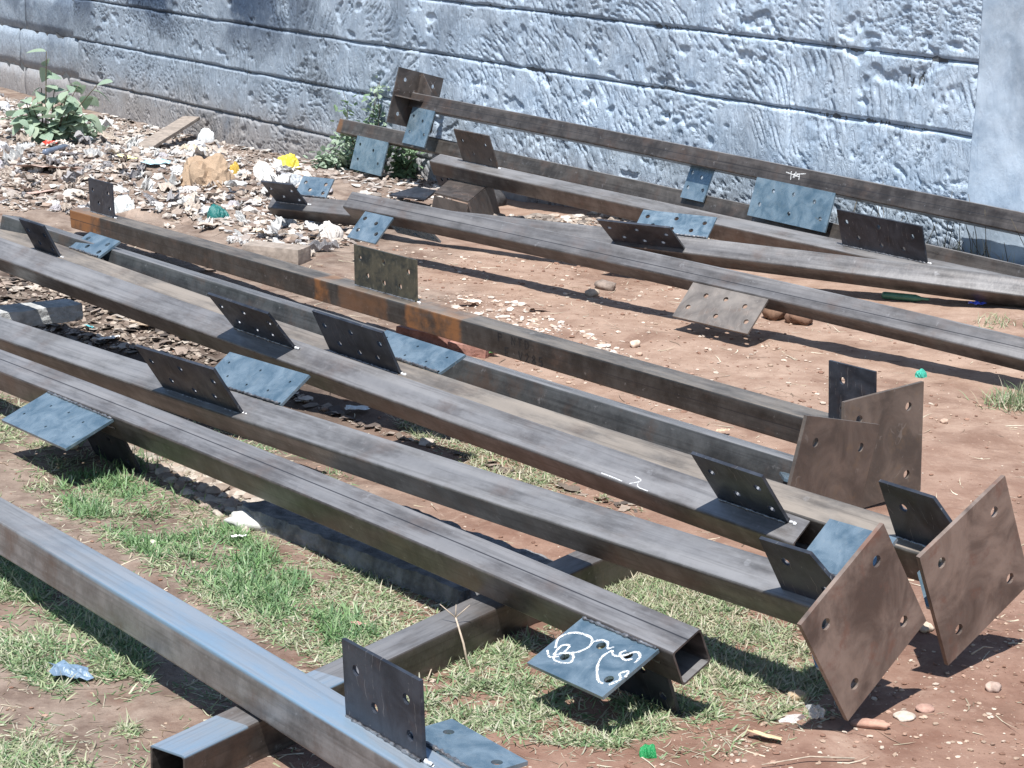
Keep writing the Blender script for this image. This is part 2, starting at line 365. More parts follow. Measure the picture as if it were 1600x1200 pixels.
# ------------------------------------------------------------------ steel members (world frames worked out from the photograph)
S = .086
BEAMS = {
'B1':dict(A=(-1.19, 4.571, 0.131),B=(-0.205, 3.334, 0.131),rho=1.1,bow=(-0.0015, -0.0012, 0.0069),base=None,plates=[('up', 1.467, 1.704, 0.151, 3.0, 0.043, -0.0), ('far', 1.585, 1.804, 0.104, -91.0, 0.041, -0.041)]),
'B2':dict(A=(-1.55, 6.012, 0.147),B=(0.374, 3.823, 0.148),rho=24.7,bow=(-0.0026, -0.0022, 0.0139),base=None,plates=[('near', 0.405, 0.77, 0.159, 87.5, 0.034, 0.045), ('down', 0.507, 0.757, 0.19, 182, 0.002, 0.037), ('near', 2.656, 2.878, 0.163, 88.3, 0.035, 0.045), ('down', 2.68, 2.87, 0.15, 178, 0.0, 0.036)]),
'B3':dict(A=(-1.675, 6.511, 0.14),B=(0.572, 3.986, 0.234),rho=34.9,bow=(-0.0001, -0.0003, -0.0037),base=(3.585, -1.286, -0.014, 0.001, 0.278, 0.292),plates=[('up', 1.064, 1.463, 0.165, -1.4, 0.038, 0.017), ('far', 1.188, 1.575, 0.119, -89.1, 0.040, -0.042), ('up', 3.412, 3.586, 0.15, -2.9, 0.036, 0.019), ('far', 3.40, 3.574, 0.13, -87.4, 0.040, -0.042)]),
'B4':dict(A=(-1.853, 7.237, 0.269),B=(0.686, 4.428, 0.197),rho=39.0,bow=(0.0037, 0.0035, -0.0043),base=None,plates=[('up', 1.503, 1.817, 0.153, 1.1, 0.043, -0.015), ('up', 3.522, 3.739, 0.166, 0.6, 0.043, -0.01)]),
'B7':dict(A=(-1.459, 6.998, 0.25),B=(0.803, 4.369, 0.234),rho=24.0,bow=(-0.0034, -0.0028, -0.0118),base=(3.761, 1.897, 0.001, -0.008, 0.309, 0.289),plates=[('up', -0.38, -0.198, 0.135, 4.5, 0.038, 0.015), ('far', -0.229, -0.017, 0.10, -84, 0.040, -0.040), ('up', 1.443, 1.784, 0.146, 3.6, 0.041, 0.004), ('far', 1.536, 1.905, 0.102, -90.0, 0.041, -0.042), ('up', 3.573, 3.739, 0.159, 4.7, 0.041, 0.01)]),
'B6':dict(A=(-1.714, 7.39, 0.3),B=(0.727, 5.069, 0.17),rho=-12.0,bow=(-0.0007, -0.0006, -0.0026),base=(3.491, -1.87, 0.003, 0.014, 0.31, 0.37),plates=[]),
'B5':dict(A=(-1.978, 9.165, 0.079),B=(0.822, 5.601, 0.159),rho=4.2,bow=(0.0021, 0.0017, 0.0023),base=(4.837, -1.221, 0.004, 0.0, 0.311, 0.316),plates=[('up', 0.116, 0.342, 0.153, -1.2, 0.042, -0.002), ('up', 2.253, 2.646, 0.152, -2.7, 0.042, -0.001), ('up', 4.644, 4.814, 0.173, -0.1, 0.04, 0.002)]),
'U5':dict(A=(-0.722, 8.893, 0.22),B=(1.717, 6.716, 0.131),rho=48.5,bow=(0.0012, 0.0007, 0.0167),base=None,plates=[('near', 0.142, 0.315, 0.145, 85.6, 0.038, 0.044), ('down', 0.224, 0.485, 0.113, 181.9, 0.002, 0.037), ('near', 1.918, 2.263, 0.162, 86.2, 0.037, 0.044)]),
'U4':dict(A=(-1.141, 9.684, 0.076),B=(1.972, 7.8, 0.132),rho=48.6,bow=(0.0001, 0.0006, 0.0152),base=None,plates=[('up', 0.015, 0.199, 0.161, -1.2, 0.041, 0.0), ('far', 0.102, 0.283, 0.108, -88.4, 0.04, -0.042), ('up', 1.848, 2.192, 0.195, 5.1, 0.032, 0.018), ('far', 1.922, 2.273, 0.117, -97.1, 0.04, -0.042)]),
'U3':dict(A=(-0.425, 10.812, 0.14),B=(1.374, 8.617, 0.12),rho=23.4,bow=(0.0001, 0.0001, -0.0024),base=None,plates=[('up', 0.207, 0.5, 0.185, -1.4, 0.041, -0.025), ('up', 2.869, 3.329, 0.166, -4.5, 0.042, -0.007), ('down', .0, .1, .10, 180, .0, .036)]),
'U2':dict(A=(-1.058, 12.306, 0.14),B=(2.064, 8.185, 0.12),rho=-20.0,bow=(0.0019, 0.0014, 0.01),base=None,plates=[('down', 0.239, 0.569, 0.20, 185.2, -0.038, 0.0405)]),
'U1':dict(A=(-0.592, 11.627, 0.38),B=(2.055, 8.226, 0.33),rho=-19.9,bow=(0.0005, 0.0003, 0.0038),base=(-0.007, 6.132, 0.007, 0.003, 0.341, 0.292),plates=[('down', 0.049, 0.263, 0.21, 180.9, -0.038, 0.0405), ('down', 2.82, 3.314, 0.18, 184.3, -0.038, 0.0405), ('down', 2.3, 2.46, .17, 178, -.03, -.030)]),
'X':dict(A=(-0.605, 3.444, 0.043),B=(0.232, 4.681, 0.042),rho=-0.4,bow=(-0.0025, 0.0017, 0.0003),base=None,plates=[]),
}
def frame(b):
    A, B = Vector(b['A']), Vector(b['B']); a = (B-A).normalized(); n = Vector((0, 0, 1)).cross(a).normalized()
    if n.y > 0: n = -n
    up = a.cross(n); up = up if up.z > 0 else -up; r = R(b['rho'])
    u = math.cos(r)*up + math.sin(r)*n; v = math.cos(r)*n - math.sin(r)*up
    y = u.cross(a)                       # local Y; equals -v or +v
    s = -1 if y.dot(v) < 0 else 1
    M = Matrix(((a.x, y.x, u.x, A.x), (a.y, y.y, u.y, A.y), (a.z, y.z, u.z, A.z), (0, 0, 0, 1)))
    return M, s, (B-A).length
def apos(b, px, py):
    A, B = np.array(b['A']), np.array(b['B']); a = (B-A)/np.linalg.norm(B-A); d = ray(px, py); d = d/np.linalg.norm(d)
    w0 = A-CAM; k = a@d; return float((k*(d@w0)-(a@w0))/(1-k*k))
def bowed(b, M, L):
    bl = M.to_3x3().inverted() @ Vector(b['bow'])
    return lambda x: (lambda t: Vector((x, 4*t*(1-t)*bl.y, 4*t*(1-t)*bl.z)))(min(max(x/L, -.25), 1.25))
def tube_mesh(x0, x1, bow, mat, s=S, th=.0045, rad=.0065):
    n = max(2, int((x1-x0)/.12)); prof = []
    for cx, cy, a0 in ((1, 1, 0), (-1, 1, 90), (-1, -1, 180), (1, -1, 270)):
        for k in range(5):
            a = R(a0+k*22.5); prof.append((cx*(s/2-rad)+rad*math.cos(a), cy*(s/2-rad)+rad*math.sin(a)))
    P = len(prof); V = []; Fc = []
    for i in range(n+1):
        x = x0+(x1-x0)*i/n; c = bow(x)
        for (y, z) in prof: V.append((x, c.y+y, c.z+z))
        kk = (s/2-th)/(s/2)
        for (y, z) in prof: V.append((x, c.y+y*kk, c.z+z*kk))
    st = 2*P
    for i in range(n):
        for j in range(P):
            a, b2 = i*st+j, i*st+(j+1) % P
            Fc.append((a, a+st, b2+st, b2)); Fc.append((a+P, b2+P, b2+P+st, a+P+st))
    for i in (0, n):
        for j in range(P):
            a, b2 = i*st+j, i*st+(j+1) % P
            Fc.append((a, b2, b2+P, a+P) if i == 0 else (a, a+P, b2+P, b2))
    return mesh('hollow_section', V, Fc, mat, False)
def circle(cx, cy, r, n=14, ph=0): return [(cx+r*math.cos(ph+2*math.pi*i/n), cy+r*math.sin(ph+2*math.pi*i/n)) for i in range(n)]
def plate_mesh(name, outer, holes, O, E1, E2, th, mat):
    """flat plate with real bolt holes; outline in (s,t), E1/E2 span the plane"""
    loops = [outer]+holes; N = E1.cross(E2).normalized()
    tris = tessellate_polygon([[Vector((p[0], p[1], 0)) for p in lp] for lp in loops])
    flat = [p for lp in loops for p in lp]; n = len(flat); V = []
    for sg in (1, -1):
        for (s, t) in flat: V.append(O+E1*s+E2*t+N*(sg*th/2))
    Fc = []
    for tr in tris:
        p, q, r = (flat[k] for k in tr)
        ar = (q[0]-p[0])*(r[1]-p[1])-(r[0]-p[0])*(q[1]-p[1])
        tr = tuple(tr) if ar > 0 else tuple(tr)[::-1]
        Fc.append(tr); Fc.append(tuple(k+n for k in tr)[::-1])
    base = 0
    for li, lp in enumerate(loops):
        k = len(lp); ar = sum(lp[i][0]*lp[(i+1) % k][1]-lp[(i+1) % k][0]*lp[i][1] for i in range(k))
        for i in range(k):
            a, b2 = base+i, base+(i+1) % k
            f = (a, a+n, b2+n, b2); f = f if (ar > 0) != (li > 0 and False) else f[::-1]
            if li > 0: f = f if ar < 0 else f
            Fc.append(f)
        base += k
    return mesh(name, V, Fc, mat)
def weld(name, P0, P1, r, mat, seed=0):
    d = (P1-P0); L = d.length; d.normalize(); n = max(6, int(L/.006)); rr = random.Random(seed)
    a = d.orthogonal().normalized(); b = d.cross(a); V = []; Fc = []
    for i in range(n+1):
        q = r*rr.uniform(.6, 1.25)*(1+.3*math.sin(i*1.9)); c = P0+d*(L*i/n) + a*rr.uniform(-1, 1)*r*.25 + b*rr.uniform(-1, 1)*r*.25
        for k in range(6): V.append(c+a*q*math.cos(k*math.pi/3)+b*q*math.sin(k*math.pi/3))
    for i in range(n):
        for k in range(6): Fc.append((i*6+k, i*6+(k+1) % 6, (i+1)*6+(k+1) % 6, (i+1)*6+k))
    return mesh(name, V, Fc, mat, True)
def ribbon(name, pts, wd, O, E1, E2, off, mat, seed=0):
    """hand-drawn chalk stroke lying on a plate"""
    N = E1.cross(E2).normalized(); rr = random.Random(seed); V = []; Fc = []
    P = [O+E1*p[0]+E2*p[1]+N*off for p in pts]
    for i, p in enumerate(P):
        t = (P[min(i+1, len(P)-1)]-P[max(i-1, 0)]).normalized(); sd_ = N.cross(t); h = wd/2*rr.uniform(.6, 1.2)
        V += [p+sd_*h, p-sd_*h]
    for i in range(len(P)-1): Fc.append((2*i, 2*i+1, 2*i+3, 2*i+2))
    return mesh(name, V, Fc, mat)
def smoothpts(ctrl, n=8):
    out = []; c = [ctrl[0]]+list(ctrl)+[ctrl[-1]]
    for i in range(1, len(c)-2):
        for k in range(n):
            t = k/n; p = [0, 0]
            for d in (0, 1):
                a, b2, c2, e = (c[i-1][d], c[i][d], c[i+1][d], c[i+2][d])
                p[d] = .5*((2*b2)+(-a+c2)*t+(2*a-5*b2+4*c2-e)*t*t+(-a+3*b2-3*c2+e)*t**3)
            out.append(tuple(p))
    out.append(tuple(ctrl[-1])); return out

M_CLEAT = steel_plate('shaded_mill_scale', (.018, .022, .032), (.058, .068, .09), .35, (.34, .5), .12)  # near-black: shade on the upright cleats put into the colour
M_FLATCLEAT = steel_plate('sky_sheen_mill_scale', (.12, .195, .26), (.27, .36, .43), .55, (.20, .36), .12, (.42, .42, .40), 1.6)  # blue-grey mill scale with the sky's reflection added to its colour
M_BROWNCLEAT = steel_plate('weathered_cleat', (.05, .043, .042), (.125, .108, .10), .4, (.38, .56), .45)
M_GREENCLEAT = steel_plate('blotchy_olive_cleat', (.035, .045, .048), (.13, .125, .095), .5, (.34, .5), .3, (.28, .24, .14), 1.8)
M_BASE = steel_plate('rusty_base_plate', (.105, .08, .07), (.31, .245, .21), .35, (.36, .6), .8, (.20, .10, .072), .8, .0)
M_BASE2 = steel_plate('brown_base_plate', (.095, .08, .072), (.22, .18, .155), .4, (.38, .6), .5, (.24, .16, .10), .8, .5)
M_WELD = steel_plate('weld_metal', (.10, .10, .11), (.42, .43, .45), .8, (.3, .5), .3, scale=6)
M_SPAT = simple('weld_silver', (.72, .73, .75), .45, .2, 60, .4, .3)
def chalk():
    t = NT('chalk'); n = t.noise(t.map((1, 1, 1)), 420, 3, .7); t.l(t.rmp(n, .36, .56, .0, .85), t.b.inputs['Alpha'])
    return t.set(Base_Color=(.80, .82, .84), Roughness=.95)
M_CHALK = chalk()
M_INK = simple('paint_marker', (.012, .014, .018), .6, .1, 200, 0)

M_PALECLEAT = steel_plate('pale_worn_cleat', (.15, .135, .125), (.29, .26, .235), .4, (.36, .5), .3)
SIX = [(.10, .70), (.49, .74), (.88, .67), (.22, .32), (.49, .25), (.75, .27)]
FOUR = [(.17, .68), (.82, .68), (.40, .33), (.85, .24)]
def mirror(h): return [(1-a, b) for a, b in h]
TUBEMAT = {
 'B1': steel_tube('tube_sky_sheen', (.42, .42, .43), (.46, .47, .50), blue=[(.0, 9, .9)], seams=()),  # the blue paints reflected sky onto the top face
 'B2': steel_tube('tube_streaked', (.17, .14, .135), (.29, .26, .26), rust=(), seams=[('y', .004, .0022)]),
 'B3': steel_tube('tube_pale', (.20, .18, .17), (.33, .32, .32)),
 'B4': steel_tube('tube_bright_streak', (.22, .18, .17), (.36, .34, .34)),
 'B7': steel_tube('tube_dusty', (.21, .18, .16), (.33, .30, .27), dust_lit_top=.85),
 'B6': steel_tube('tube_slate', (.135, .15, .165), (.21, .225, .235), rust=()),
 'B5': steel_tube('tube_seamed', (.085, .085, .085), (.15, .15, .15), dust_lit_top=.55, seams=[('z', .002, .0022)],
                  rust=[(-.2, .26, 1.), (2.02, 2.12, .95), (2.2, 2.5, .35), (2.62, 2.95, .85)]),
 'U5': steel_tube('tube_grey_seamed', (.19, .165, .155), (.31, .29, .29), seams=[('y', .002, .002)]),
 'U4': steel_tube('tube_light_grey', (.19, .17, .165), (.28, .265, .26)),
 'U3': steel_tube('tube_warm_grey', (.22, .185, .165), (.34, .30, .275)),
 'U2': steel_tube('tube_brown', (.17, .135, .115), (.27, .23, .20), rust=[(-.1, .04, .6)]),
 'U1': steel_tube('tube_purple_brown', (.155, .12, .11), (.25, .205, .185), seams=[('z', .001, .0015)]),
 'X': steel_tube('tube_sleeper', (.13, .10, .085), (.22, .18, .155), dust_lit_top=.25, blue=[(-.1, .17, .005), (.33, .46, .005)]),
}
EXT = {'B1': (-1.6, 2.15), 'B2': (-.9, None), 'B3': (-1., 3.579), 'B4': (-.95, None), 'B7': (-1.2, 3.755), 'B6': (-.25, 3.485), 'B5': (-.01, 4.83),
       'U5': (0, 5.2), 'U4': (-.02, 5.), 'U3': (-.01, 5.2), 'U2': (0, 7.), 'U1': (.0, 6.), 'X': (0, 1.62)}
LAB = {
 'B1': 'nearest steel column, bluish upper face, one upright four-hole cleat, lower left corner',
 'B2': 'steel column with open cut end and chalk-marked cleat, crossing the short sleeper tube',
 'B3': 'steel column ending in the nearest rusty diamond-turned base plate',
 'B4': 'steel column with open end just behind the nearest diamond base plate, two leaning cleats',
 'B7': 'sand-dusted steel column ending in the rightmost diamond base plate',
 'B6': 'slate grey steel column lying low behind the sand-dusted one, no cleats',
 'B5': 'seamed dark steel column with orange rust patches and painted letters',
 'U5': 'grey seamed steel column shading bare soil, cleats hanging on its near side',
 'U4': 'light grey steel column lying askew across the far group, scribbled cleat at its left end',
 'U3': 'warm grey steel column with a big black six-hole cleat near dead wall weeds',
 'U2': 'brown steel column lowest against the wall, plain left end beside green weeds',
 'U1': 'topmost steel column propped against the wall, gusseted base plate at its left end',
 'X': 'short square steel tube used as a sleeper on the grass under two columns',
}
CUT = {('B3', 2), ('B7', 4)}
HOLEY6 = {('B2', 0), ('B3', 0), ('B3', 1), ('B4', 0), ('B7', 2), ('B7', 3), ('B5', 1), ('U5', 2), ('U4', 2), ('U4', 3), ('U3', 1), ('U1', 1), ('U5', 1)}
THINGS = {}
for key, b in BEAMS.items():
    M, sg, L = frame(b); bow = bowed(b, M, L)
    root = empty('steel_column' if key != 'X' else 'steel_tube', M=M); THINGS[key] = (root, M, sg, L, bow)
    root['kind'] = 'thing'; tag(root, LAB[key], 'steel column' if key != 'X' else 'steel tube', 'fabricated steel columns laid out in rows' if key != 'X' else None)
    e0, e1 = EXT[key]; e1 = L if e1 is None else e1
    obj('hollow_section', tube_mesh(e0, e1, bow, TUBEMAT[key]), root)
    for pi, (kind, a0, a1, ln, phi, ou, ov) in enumerate(b['plates']):
        ph = R(phi); E1 = Vector((1, 0, 0)); E2 = Vector((0, sg*math.sin(ph), math.cos(ph)))
        O = bow((a0+a1)/2); O = Vector((0, O.y, O.z)) + Vector((0, sg*ov, ou))
        w_ = a1-a0
        if (key, pi) in CUT:
            ab = b['base'][0]-.006
            outer = [(a0, 0), (ab, 0), (ab, ln*.55), (ab-.006, ln*.62), (min(a1, ab-.035), ln), (a0, ln)]
            hs = [(a0+.05, ln*.68), (ab-.035, ln*.33)] if key == 'B3' else [(a0+.05, ln*.63), (ab-.035, ln*.28)]
            w_ = 0
        else:
            outer = [(a0, 0), (a1, 0), (a1, ln), (a0, ln)]
            pat = SIX if (key, pi) in HOLEY6 else FOUR
            if key == 'U3' and pi == 2: pat = [(.5, .6)]
            if key == 'B5' and pi == 2: pat = [(.3, .72), (.32, .25)]
            if key == 'B3' and pi == 3: pat = []
            if key == 'B1' and pi == 1: pat = [(.2, .62), (.88, .55)]
            if kind in ('near', 'down'): pat = mirror(pat)
            if key == 'B2' and pi == 2: pat = [(.27, .68), (.47, .30), (.80, .27), (.88, .72)]
            hs = [(a0+w_*p, ln*q) for p, q in pat]
        hr = .0105
        if (key, pi) in (('B2', 0), ('B3', 1), ('B7', 3)): hr = .0042
        holes = [circle(x, y, hr, 12, .2) for x, y in hs]
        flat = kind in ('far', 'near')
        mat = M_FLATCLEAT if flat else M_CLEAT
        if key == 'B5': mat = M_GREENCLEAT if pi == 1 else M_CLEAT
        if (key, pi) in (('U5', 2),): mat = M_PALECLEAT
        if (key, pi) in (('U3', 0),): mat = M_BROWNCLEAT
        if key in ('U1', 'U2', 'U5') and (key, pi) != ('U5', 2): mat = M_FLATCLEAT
        po = obj('cleat_plate', plate_mesh('cleat_plate', outer, holes, O, E1, E2, .008, mat), root)
        if mat == M_GREENCLEAT: po['label'] = 'upright six-hole cleat blotched olive and black'
        # weld beads along the root
        N = E1.cross(E2)
        for sd_ in (1, -1):
            q0 = O+E1*(outer[0][0]+.004)+N*(sd_*.006)+E2*.002; q1 = O+E1*(outer[1][0]-.004)+N*(sd_*.006)+E2*.002
            if key in ('B1', 'B2', 'B3', 'B4', 'B7', 'B5') or sd_ == 1:
                obj('weld_bead', weld('weld_bead', q0, q1, .0036, M_WELD, pi*7+sd_), po)
        if kind == 'up' and (key, pi) not in CUT:
            obj('weld_spatter', weld('weld_spatter', O+E1*(outer[1][0]+.002)+E2*.001, O+E1*(outer[1][0]+.022)+E2*.001, .0045, M_SPAT, pi), po)
    if b['base']:
        t_, ph, ou, ov, l1, l2 = b['base']; l1 = l2 = (l1+l2)/2 if key in ('B3', 'B7') else l1*.5+l2*.5
        ph = R(ph); U_ = Vector((0, sg*math.sin(ph), math.cos(ph))); V_ = Vector((0, sg*math.cos(ph), -math.sin(ph)))
        c = bow(min(max(t_, 0), L)); O = Vector((t_, c.y, c.z)) + Vector((0, sg*ov, ou))
        h = l1/2; k = h*.62
        po = obj('base_plate', plate_mesh('base_plate', [(-h, -h), (h, -h), (h, h), (-h, h)], [circle(x, y, .0125, 16) for x in (-k, k) for y in (-k, k)], O, V_, U_, .010,
                 M_BASE if key in ('B3', 'B7') else M_BROWNCLEAT if key == 'U1' else M_BASE2), root)
        if key in ('B3', 'B7', 'B5', 'B6'): po['label'] = {'B3': 'reddish brown base plate balanced on one corner', 'B7': 'reddish brown base plate, partly out of frame', 'B6': 'brown base plate leaning over the dusty column', 'B5': 'tall brown base plate with scratched bolt holes'}[key]
        d = 1 if key == 'U1' else -1; x0 = t_ + d*.006
        for (W_, U2) in ((U_, 1), (U_, -1), (V_, 1), (V_, -1)):
            if key != 'U1' and W_ == U_ and U2 == 1 : continue
            if key in ('B3', 'B7') and W_ == V_ and (U2*sg) < 0: pass
            E2 = W_*U2; st = S/2; ex = h*.96-st; gl = .13 if key == 'U1' else .10
            outer = [(0, st), (d*gl, st), (d*gl, st+.02), (d*.015, st+ex), (0, st+ex)]
            obj('gusset_plate', plate_mesh('gusset_plate', outer, [], O+Vector((d*.006, 0, 0)), Vector((1, 0, 0)), E2, .007, M_BROWNCLEAT if key == 'U1' else M_FLATCLEAT), root)
        # ring of weld round the tube end, and the other end rim
    if key == 'U5':
        xw = apos(b, 1130, 435)
        for dx in (0, .022):
            obj('weld_bead', weld('weld_bead', Vector((xw+dx, -S/2+.006, S/2+.001)), Vector((xw+dx-.01, S/2-.006, S/2+.001)), .0028, M_SPAT, 5), root)
# chalk on the near cleat of the crossing column
root, M, sg, L, bow = THINGS['B2']; kind, a0, a1, ln, phi, ou, ov = BEAMS['B2']['plates'][2]
ph = R(phi); E1 = Vector((1, 0, 0)); E2 = Vector((0, sg*math.sin(ph), math.cos(ph))); Oc = bow((a0+a1)/2); O = Vector((0, Oc.y, Oc.z))+Vector((0, sg*ov, ou))
NN = E1.cross(E2); top = 1 if NN.z > 0 else -1
W_ = a1-a0
def cp(l): return [(a0+W_*x, ln*y) for x, y in l]
strokes = [[(.10, .62), (.02, .45), (.10, .28), (.30, .25), (.38, .38), (.33, .55), (.20, .66)], [(.16, .74), (.24, .62), (.34, .62), (.38, .74), (.24, .80), (.16, .72), (.13, .55), (.20, .50), (.22, .62)],
           [(.36, .30), (.42, .22), (.50, .22), (.56, .30), (.60, .24)], [(.62, .30), (.68, .36), (.76, .32), (.84, .18), (.92, .22), (.94, .34)], [(.62, .30), (.60, .45), (.66, .62), (.80, .80), (.88, .82)],
           [(.94, .80), (.98, .66), (.92, .58), (.97, .50), (1., .60)], [(.74, .22), (.72, .30), (.82, .36), (.88, .30)], [(.05, .70), (.14, .78), (.22, .72)]]
me_objs = []
for i, st_ in enumerate(strokes):
    obj('chalk_mark', ribbon('chalk_mark', smoothpts(cp(st_)), .0058, O, E1, E2, top*.0052, M_CHALK, i), root)
# chalk arrow on the bright streaked column, tick on the topmost one
def face_mark(key, pts, wd, face='top', mat=M_CHALK, name='chalk_mark', seed=0):
    root, M, sg, L, bow = THINGS[key]; c = bow(pts[0][0])
    if face == 'top': O, E1, E2, off = Vector((0, c.y, c.z+S/2)), Vector((1, 0, 0)), Vector((0, sg, 0)), .0009
    else: O, E1, E2, off = Vector((0, c.y+sg*S/2, c.z)), Vector((1, 0, 0)), Vector((0, 0, 1)), .0009
    N = E1.cross(E2); want = Vector((0, 0, 1)) if face == 'top' else Vector((0, sg, 0))
    if N.dot(want) < 0: off = -off
    obj(name, ribbon(name, pts, wd, O, E1, E2, off, mat, seed), root)
x = apos(BEAMS['B4'], 955, 760)
face_mark('B4', [(x, .034), (x+.05, .035), (x+.075, .036)], .003); face_mark('B4', smoothpts([(x+.10, .036), (x+.125, .018), (x+.10, .012)]), .003); face_mark('B4', smoothpts([(x+.12, .02), (x+.13, .036), (x+.165, .038)]), .003)
x = apos(BEAMS['U1'], 1245, 275)
for pts in ([(x-.03, .01), (x+.06, .0)], [(x, .018), (x+.012, -.02)], [(x+.03, .02), (x+.022, -.008), (x+.05, .012), (x+.06, -.012)], [(x+.02, .008), (x+.09, .02)]):
    face_mark('U1', smoothpts(pts), .005, 'near')
# painted characters on the seamed column (strokes in a 1 x 1 box)
GL = {'P': [[(0, 0), (0, 1), (.7, .95), (.75, .6), (0, .5)]], 'N': [[(0, 0), (0, 1), (.75, 0), (.75, 1)]], 'T': [[(0, 1), (.8, 1)], [(.3, 1), (.3, 0)]], 'D': [[(0, 0), (0, 1), (.55, .9), (.75, .5), (.55, .1), (0, 0)]],
      'E': [[(.7, 1), (0, 1), (0, 0), (.7, 0)], [(0, .5), (.6, .5)]], 'V': [[(0, 1), (.38, 0), (.78, 1)]], '2': [[(0, .8), (.35, 1), (.7, .75), (0, 0), (.75, 0)]],
      '8': [[(.35, .52), (.05, .75), (.35, 1), (.65, .75), (.35, .52), (0, .25), (.35, 0), (.7, .25), (.35, .52)]], '5': [[(.7, 1), (.1, 1), (.05, .55), (.5, .6), (.7, .3), (.45, 0), (0, .1)]]}
xw = apos(BEAMS['B5'], 795, 530)
for row, (txt, z0) in enumerate((('P NTD', .006), ('E V285', -.038))):
    for i, ch in enumerate(txt):
        if ch == ' ': continue
        for st_ in GL[ch]:
            face_mark('B5', [(xw+row*.035+.036*i+.024*p, z0+.028*q) for p, q in st_], .0058, 'near', M_INK, 'painted_letter', i)

# ------------------------------------------------------------------ loose supports
def rough_block(name, c, ax, sz, mat, n=(14, 6, 4), amp=.006, seed=0, tilt=0., lift=0.):
    """lumpy rectangular block; c ground centre, ax direction in plan, sz (length, width, height)"""
    a = Vector((ax[0], ax[1], 0)).normalized(); y = Vector((0, 0, 1)).cross(a); V = []; Fc = []; idx = {}
    nx, ny, nz = n
    def vid(i, j, k):
        if (i, j, k) not in idx:
            p = np.array([(i/nx-.5)*sz[0], (j/ny-.5)*sz[1], (k/nz)*sz[2]])
            s2 = seed*3.1
            e = amp*np.array([float(fbm(np.array(p[1]*30+s2), np.array(p[2]*30), 3, 1)), float(fbm(np.array(p[0]*22+s2), np.array(p[2]*30), 3, 2)), float(fbm(np.array(p[0]*22+s2), np.array(p[1]*25), 3, 3))])*2-amp
            ed = sum(1 for q, m_ in ((i, nx), (j, ny), (k, nz)) if q in (0, m_))
            sh = 1-.03*(ed >= 2)-.03*(ed == 3)
            p = p+e; p[0] *= 1-(1-sh)*.3; p[1] *= sh; idx[(i, j, k)] = len(V); V.append(tuple(p))
        return idx[(i, j, k)]
    for k in (0, nz):
        for i in range(nx):
            for j in range(ny):
                f = (vid(i, j, k), vid(i+1, j, k), vid(i+1, j+1, k), vid(i, j+1, k)); Fc.append(f if k else f[::-1])
    for j in (0, ny):
        for i in range(nx):
            for k in range(nz):
                f = (vid(i, j, k), vid(i+1, j, k), vid(i+1, j, k+1), vid(i, j, k+1)); Fc.append(f[::-1] if j else f)
    for i in (0, nx):
        for j in range(ny):
            for k in range(nz):
                f = (vid(i, j, k), vid(i, j+1, k), vid(i, j+1, k+1), vid(i, j, k+1)); Fc.append(f if i else f[::-1])
    M = Matrix(((a.x, y.x, 0, c[0]), (a.y, y.y, 0, c[1]), (0, 0, 1, c[2]+lift), (0, 0, 0, 1))) @ Matrix.Rotation(tilt, 4, 'Y')
    o = obj(name, mesh(name, V, Fc, mat)); o.matrix_world = M; return o
M_SLAB = simple('rough_concrete', (.20, .205, .215), .95, .5, 22, .9, bd=.02)
M_CONC = simple('pale_concrete', (.46, .47, .47), .9, .3, 26, .7, bd=.012)
M_BRICK = simple('red_brick', (.36, .19, .155), .9, .35, 30, .6)
M_WOOD = simple('grey_timber', (.33, .28, .24), .85, .3, 24, .5)
dB = np.array([.655, -.755])
pL, pR = at(455, 775, .045), at(800, 902, .045); c = (pL+pR)/2
o = rough_block('concrete_kerb_slab', (c[0], c[1], -.015), pR-pL, (float(np.linalg.norm(pR-pL))+.02, .33, .065), M_SLAB, (70, 16, 3), .010, 2)
tag(o, 'dark rough concrete kerb slab lying between two columns, pale broken left end', 'slab')
pa, pb = at(-60, 486, .06), at(118, 466, .06); c = (pa+pb)/2
o = rough_block('concrete_block', (c[0], c[1], -.01), pb-pa, (float(np.linalg.norm(pb-pa)), .13, .06), M_CONC, (20, 6, 4), .005, 5)
tag(o, 'grey concrete block under the columns at the left edge', 'block')
c = G(432, 408); o = rough_block('concrete_brick', c, (1., -.35), (.27, .13, .07), M_WOOD, (10, 6, 4), .003, 7)
tag(o, 'tan brick supporting the rust-patched column', 'brick')
c = G(680, 535); o = rough_block('red_brick', c, (.75, -.66), (.30, .11, .045), M_BRICK, (12, 6, 3), .006, 9)
tag(o, 'flat red brick beside the blue cleat, behind the dusty column', 'brick')
c = G(738, 552); o = rough_block('red_brick', c, (.85, -.5), (.16, .09, .04), M_BRICK, (8, 5, 3), .006, 11)
tag(o, 'short pinkish red brick piece touching the letter-painted column', 'brick')
